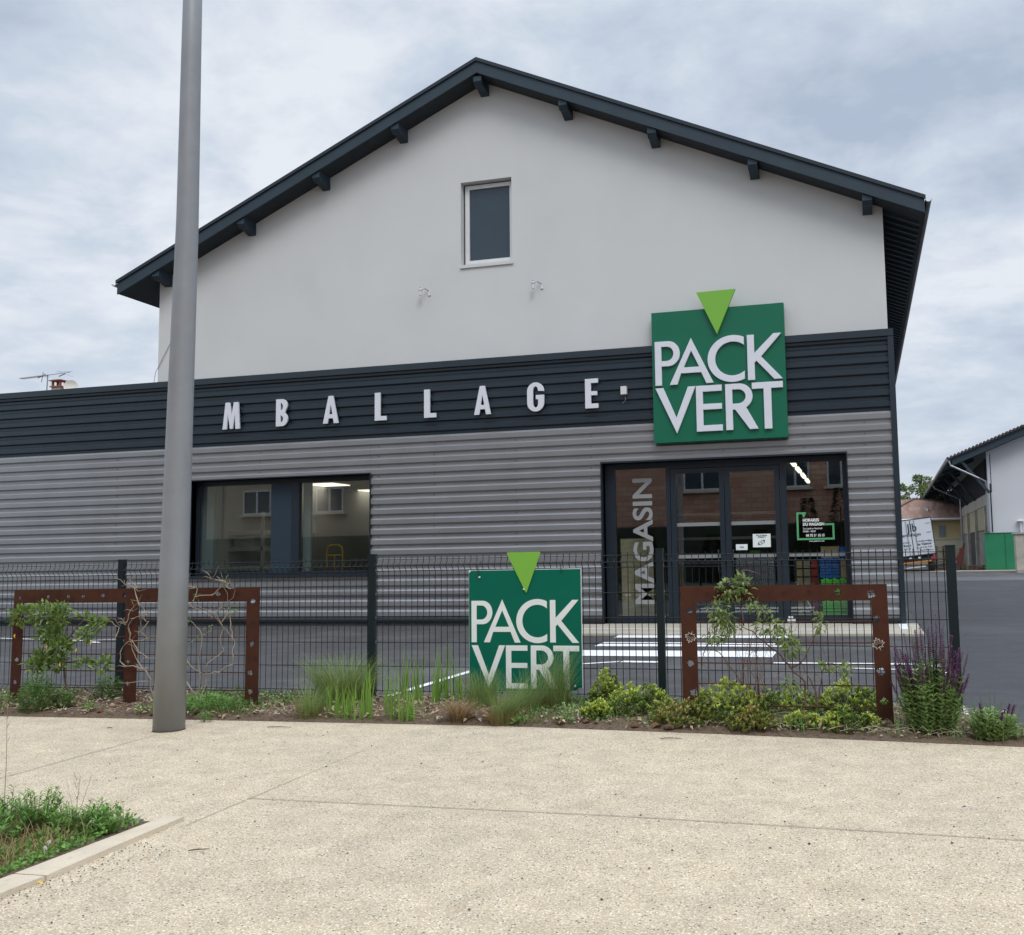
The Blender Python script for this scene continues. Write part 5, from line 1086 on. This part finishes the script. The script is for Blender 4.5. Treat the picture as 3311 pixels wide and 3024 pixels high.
for a_ in ((' Jlb',0,2.15,.62,.012,.85),('emballages',0,1.88,.26,.002,.9),(', rue Alfred Nobel',-.58,1.52,.12,.001,.95),('ZI de Marcerolles',.60,1.52,.12,.001,.95),('26500 Bourg',-.55,1.33,.19,.004,.9),('lès Valence',.60,1.33,.19,.004,.9),('Tél. 04 75 78 81 00',-.58,1.16,.12,.001,.9),('Fax 04 75 83 79 60',.58,1.16,.12,.001,.9),('jlb.emballages',.62,1.02,.11,.001,.9)):
    obj('lettering', ttext(a_[0],a_[1],a_[2],a_[3],a_[4],a_[5]), M['trucktxt'], TR)
g = MB(); tbox(g,-1.0,1.0,.1,6.8,.5,.76); tbox(g,-.9,.9,-.05,.05,.36,.50); obj('chassis', g, M['dark'], TR)
g = MB(); tbox(g,-1.05,.85,-.08,-.04,.38,.46); obj('marker_strip', g, M['orange'], TR)
g = MB(); tbox(g,-.6,.5,-.1,-.06,.12,.17); obj('bumper_bar', g, M['pvc'], TR)
for s_ in (-1,1):
    g = MB(); tbox(g,s_*1.0-.14,s_*1.0+.14,-.06,-.02,.52,.66); obj('tail_light', g, M['red'], TR)
    g = MB(); tbox(g,s_*.25-.08,s_*.25+.08,-.06,-.02,.6,.70); obj('reverse_light', g, M['pvc'], TR)
    g = MB(); c0 = Vector(TT(s_*.75,1.2,.38)); c1_ = Vector(TT(s_*1.08,1.2,.38)); c0.z = c1_.z = .42; g.tube([c0,c1_],.42,20); wl = obj('wheel', g, M['black'], TR)
    g = MB(); g.tube([c0-Vector((.01,0,0)),c1_+Vector((.01,0,0))],.2,14); obj('rim', g, M['zinc'], wl)
# yellow house
t = thing('yellow_house', (0,80,0), 'pale yellow house with brown tiled hip roof behind the truck', 'house')
g = MB(); g.box(-8,9.5,80,90,2.1,3.6); obj('wall', g, M['plasterY'], t); g = MB(); g.box(-8.02,9.52,79.98,90,0,2.05); obj('lower_wall', g, M['cream'], t); g = MB(); g.box(-8.1,9.6,79.9,80,2.03,2.12); obj('band', g, M['cream'], t)
g = MB(); ez = 3.62; x0,x1,y0,y1 = -8.6,12.5,79.4,90.6
g.add([(x0,y0,ez),(x1,y0,ez),(x1,y1,ez),(x0,y1,ez),(-2.5,85,5.5),(4.3,85,5.5),(9,85,4.9)],[(0,1,6,5,4),(1,2,6),(2,3,4,5,6),(3,0,4),(3,2,1,0)]); rr_ = obj('roof', g, M['rooftile'], t)
g = MB(); g.tube([(x0,y0-.05,ez-.03),(x1,y0-.05,ez-.03)],.09,8); obj('gutter', g, M['pvc'], rr_)
g = MB(); g.tube([(5.2,81.7,4.2),(5.2,81.7,4.62),(5.2,81.7,4.7)],[.1,.1,.2],8); obj('roof_vent', g, M['pvc'], rr_)
g = MB(); g.bar((1.0,79.5,ez+.05),(4.3,85,5.56),.22,.12); g.bar((4.3,85,5.55),(9,85,4.95),.22,.12); obj('ridge_tiles', g, mat('brown_ridge',(.16,.09,.07),.9), rr_)
g = MB(); g.box(5.86,6.36,79.93,80,2.2,3.1)
for k in range(12): g.box(5.88,6.34,79.91,79.93,2.22+k*.073,2.26+k*.073)
obj('shutter', g, M['shutter'], t)
# trees behind
def tree(x, y, h, rr, n, lab, seed):
    rs = random.Random(seed); t = thing('broadleaf_tree', (x,y,0), lab, 'tree', 'broadleaf trees beyond the yard')
    g = MB(); g.tube([(x,y,0),(x+.1,y,h*.3),(x-.1,y,h*.6),(x,y,h*.85)],[.28,.22,.14,.05],8)
    for k in range(9): a = rs.uniform(0,6.28); z = h*rs.uniform(.3,.6); g.tube([(x,y,z),(x+math.cos(a)*rr*.45,y+math.sin(a)*rr*.45,z+h*.15),(x+math.cos(a)*rr*.75,y+math.sin(a)*rr*.75,z+h*.28)],[.1,.06,.02],5,False)
    obj('trunk', g, M['bark'], t); g = MB()
    for k in range(34):
        v = rvec(); q = rs.random()**.4; c = (x+v.x*rr*.8*q, y+v.y*rr*.8*q, h*.60+v.z*h*.33*q); sz = rs.uniform(.35,.8)
        cloud(g, c, sz, sz, sz*.7, int(n/34), .30, .17, up=.1, shell=.3)
    obj('crown', g, M['lv_tree'], t)
tree(3.4,100,8.7,2.2,5200,'pale leafed tree left behind the yellow house roof',1); tree(6.0,102,9.3,2.6,6500,'taller broad tree right behind the yellow house beside the hangar roof',2); tree(8.2,98,8.0,2.2,4500,'tree glimpsed between the hangar canopy braces',3); tree(.8,104,7.6,2.0,2200,'tree mostly hidden by the shop corner',4)
# ================================================================= BACKGROUND LEFT
t = thing('tiled_house', (-50,42,0), 'house with orange tiled roof rising above the left parapet', 'house')
g = MB(); g.box(-60,-38,42,52,0,8.4); obj('wall', g, M['plasterB'], t)
g = MB(); g.add([(-61,41,8.4),(-37.5,41,8.4),(-37.5,53,8.4),(-61,53,8.4),(-60,46,10.9),(-46.0,46,10.9)],[(0,1,5,4),(1,2,5),(2,3,4,5),(3,0,4),(3,2,1,0)]); rf = obj('roof', g, M['terra'], t)
g = MB(); 
for k in range(26): g.tube([(-59+k*.52,41.6+.1,8.6),(-59+k*.52,46,10.95)],.10,6,False)
g.tube([(-60,46,10.95),(-46,46,10.95)],.14,8); obj('tile_rows', g, M['terra'], rf)
ch = MB(); ch.box(-42.38,-41.80,42,42.42,8.3,10.93); co = obj('chimney', ch, M['chim'], t)
g = MB(); g.box(-42.46,-41.72,41.94,42.48,10.93,10.99)
for x in (-42.38,-41.90): g.box(x,x+.10,42.0,42.09,10.99,11.27); g.box(x,x+.10,42.33,42.42,10.99,11.27)
g.box(-42.50,-41.68,41.90,42.52,11.27,11.31); g.box(-42.35,-41.84,42.0,42.4,11.31,11.35); obj('chimney_cap', g, M['terra'], co)
t = thing('tv_antenna', (-42.9,42,8.4), 'thin rake television aerial on a mast beside the chimney', 'antenna')
g = MB(); g.tube([(-42.75,42,8.6),(-42.65,42,11.65)],.03,6); obj('mast', g, M['zinc'], t)
g = MB(); g.tube([(-44.47,42,11.53),(-41.08,41.9,11.66)],.022,5)
for k in range(18): x = -44.4+k*.1; g.tube([(x,41.8,11.53+(x+44.47)*.038),(x,42.2,11.53+(x+44.47)*.038)],.01,4)
g.tube([(-43.05,42,11.25),(-42.95,42,11.8)],.02,5); g.tube([(-43.3,42,11.5),(-42.8,42,11.68)],.03,5); g.tube([(-41.9,42,11.5),(-41.5,42,11.62)],.03,5); g.tube([(-42.1,42,11.75),(-41.0,42,11.72)],.008,4); g.tube([(-42.0,42,11.8),(-41.0,42,11.42)],.008,4)
obj('aerial', g, M['zinc'], t)
t = thing('satellite_dish', (-41.1,41.6,10.6), 'pale round satellite dish beside the chimney', 'satellite dish')
g = MB(); c = Vector((-41.0,41.9,10.85)); ax = Vector((.55,-.8,.25)).normalized(); u_ = ax.cross(Vector((0,0,1))).normalized(); v_ = u_.cross(ax)
for j in range(6):
    rad = .34*j/5; dp = .10*(j/5)**2
    for i in range(28): a = i*2*math.pi/28; g.v.append(tuple(c+u_*rad*math.cos(a)+v_*rad*1.05*math.sin(a)+ax*dp))
for j in range(5):
    for i in range(28): g.f.append((j*28+i,j*28+(i+1)%28,(j+1)*28+(i+1)%28,(j+1)*28+i))
obj('dish', g, mat('dish_cream',(.62,.60,.54),.6), t, smooth=True); g = MB(); g.tube([c,c-ax*.2,(-41.78,42.2,10.6)],.03,6); obj('mount', g, M['zinc'], t)

# ================================================================= BEHIND THE CAMERA (seen in the shop glass)
def winset(parent, x0, x1, z0, z1, y):
    g = MB(); 
    for (a,b,c_,d_) in ((x0,x1,z0,z0+.08),(x0,x1,z1-.08,z1),(x0,x0+.08,z0+.08,z1-.08),(x1-.08,x1,z0+.08,z1-.08),((x0+x1)/2-.05,(x0+x1)/2+.05,z0+.08,z1-.08)): g.box(a,b,y,y+.08,c_,d_)
    f_ = obj('window', g, M['pvc'], parent); g = MB(); g.box(x0+.05,x1-.05,y+.02,y+.04,z0+.05,z1-.05); obj('pane', g, M['pane_dark'], f_)
    g = MB(); g.box(x0-.15,x1+.15,y,y+.2,z0-.12,z0); obj('sill', g, M['cream'], f_)
t = thing('brick_house', (-8,-10,0), 'unrendered terracotta brick house mirrored in the entrance glass', 'house')
g = MB(); g.box(-17,6,-18,-10,2.6,9); obj('wall', g, M['brickw'], t); g = MB(); g.box(-17.02,6.02,-18,-9.98,0,2.58); obj('lower_wall', g, M['plinth'], t)
for (a,b) in ((-8.2,-6.4),(-3.6,-2.3),(-1.5,-.2),(-13.5,-12)): winset(t,a,b,4.25,5.8,-10.0)
g = MB(); g.add([(-17.5,-9.4,9),(6.5,-9.4,9),(6.5,-18.6,9),(-17.5,-18.6,9),(-17.5,-14,11),(6.5,-14,11)],[(0,1,5,4),(2,3,4,5),(1,2,5),(3,0,4),(0,3,2,1)]); obj('roof', g, M['terra'], t)
t = thing('beige_house', (-30,-10,0), 'beige rendered house mirrored in the shop window', 'house')
g = MB(); g.box(-42,-19,-18,-10,0,8.6); obj('wall', g, M['plasterB'], t)
for (a,b) in ((-32.3,-30.6),(-27.9,-26.3),(-23.5,-22)): winset(t,a,b,3.8,5.1,-10.0)
g = MB(); g.tube([(-33.6,-9.9,0),(-33.6,-9.9,8.5)],.06,8); obj('downpipe', g, M['zinc'], t)
g = MB(); g.add([(-42.5,-9.4,8.6),(-18.5,-9.4,8.6),(-18.5,-18.6,8.6),(-42.5,-18.6,8.6),(-42.5,-14,10.6),(-18.5,-14,10.6)],[(0,1,5,4),(2,3,4,5),(1,2,5),(3,0,4),(0,3,2,1)]); obj('roof', g, M['terra'], t)
t = thing('garden_wall', (-10,-8.6,0), 'dark ivy grown garden wall mirrored in the lower half of the glass', 'wall'); g = MB(); g.box(-45,8,-8.8,-8.6,0,2.5); obj('wall', g, mat('ivy_dark_wall',(.035,.045,.03),.95,var=(1.5,.5)), t)
for (x, h, lb) in ((-2.3,3.6,'taller dark conifer mirrored in the right entrance pane'),(-.9,4.0,'dark conifer mirrored at the right edge of the entrance glass'),(-4.4,2.3,'short dark conifer mirrored behind the doors'),(-6.5,2.1,'low dark bush mirrored in the left door'),(-9.5,2.2,'low dark hedge bush mirrored in the left entrance pane')):
    t = thing('conifer', (x,-7.6,0), lb, 'tree', 'conifers on the opposite side of the street'); g = MB()
    for k in range(1500):
        z = h*rnd.random(); rr2 = .95*(1-z/h)+.1; a = rnd.uniform(0,6.28); q = rr2*(.5+.5*rnd.random()); leaf(g, (x+math.cos(a)*q,-7.6+math.sin(a)*q,z), (math.cos(a),math.sin(a),.1), (0,0,1), .22, .08)
    obj('crown', g, M['lv_con'], t); g = MB(); g.tube([(x,-7.6,0),(x,-7.6,h*.8)],[.08,.03],6); obj('trunk', g, M['bark'], t)
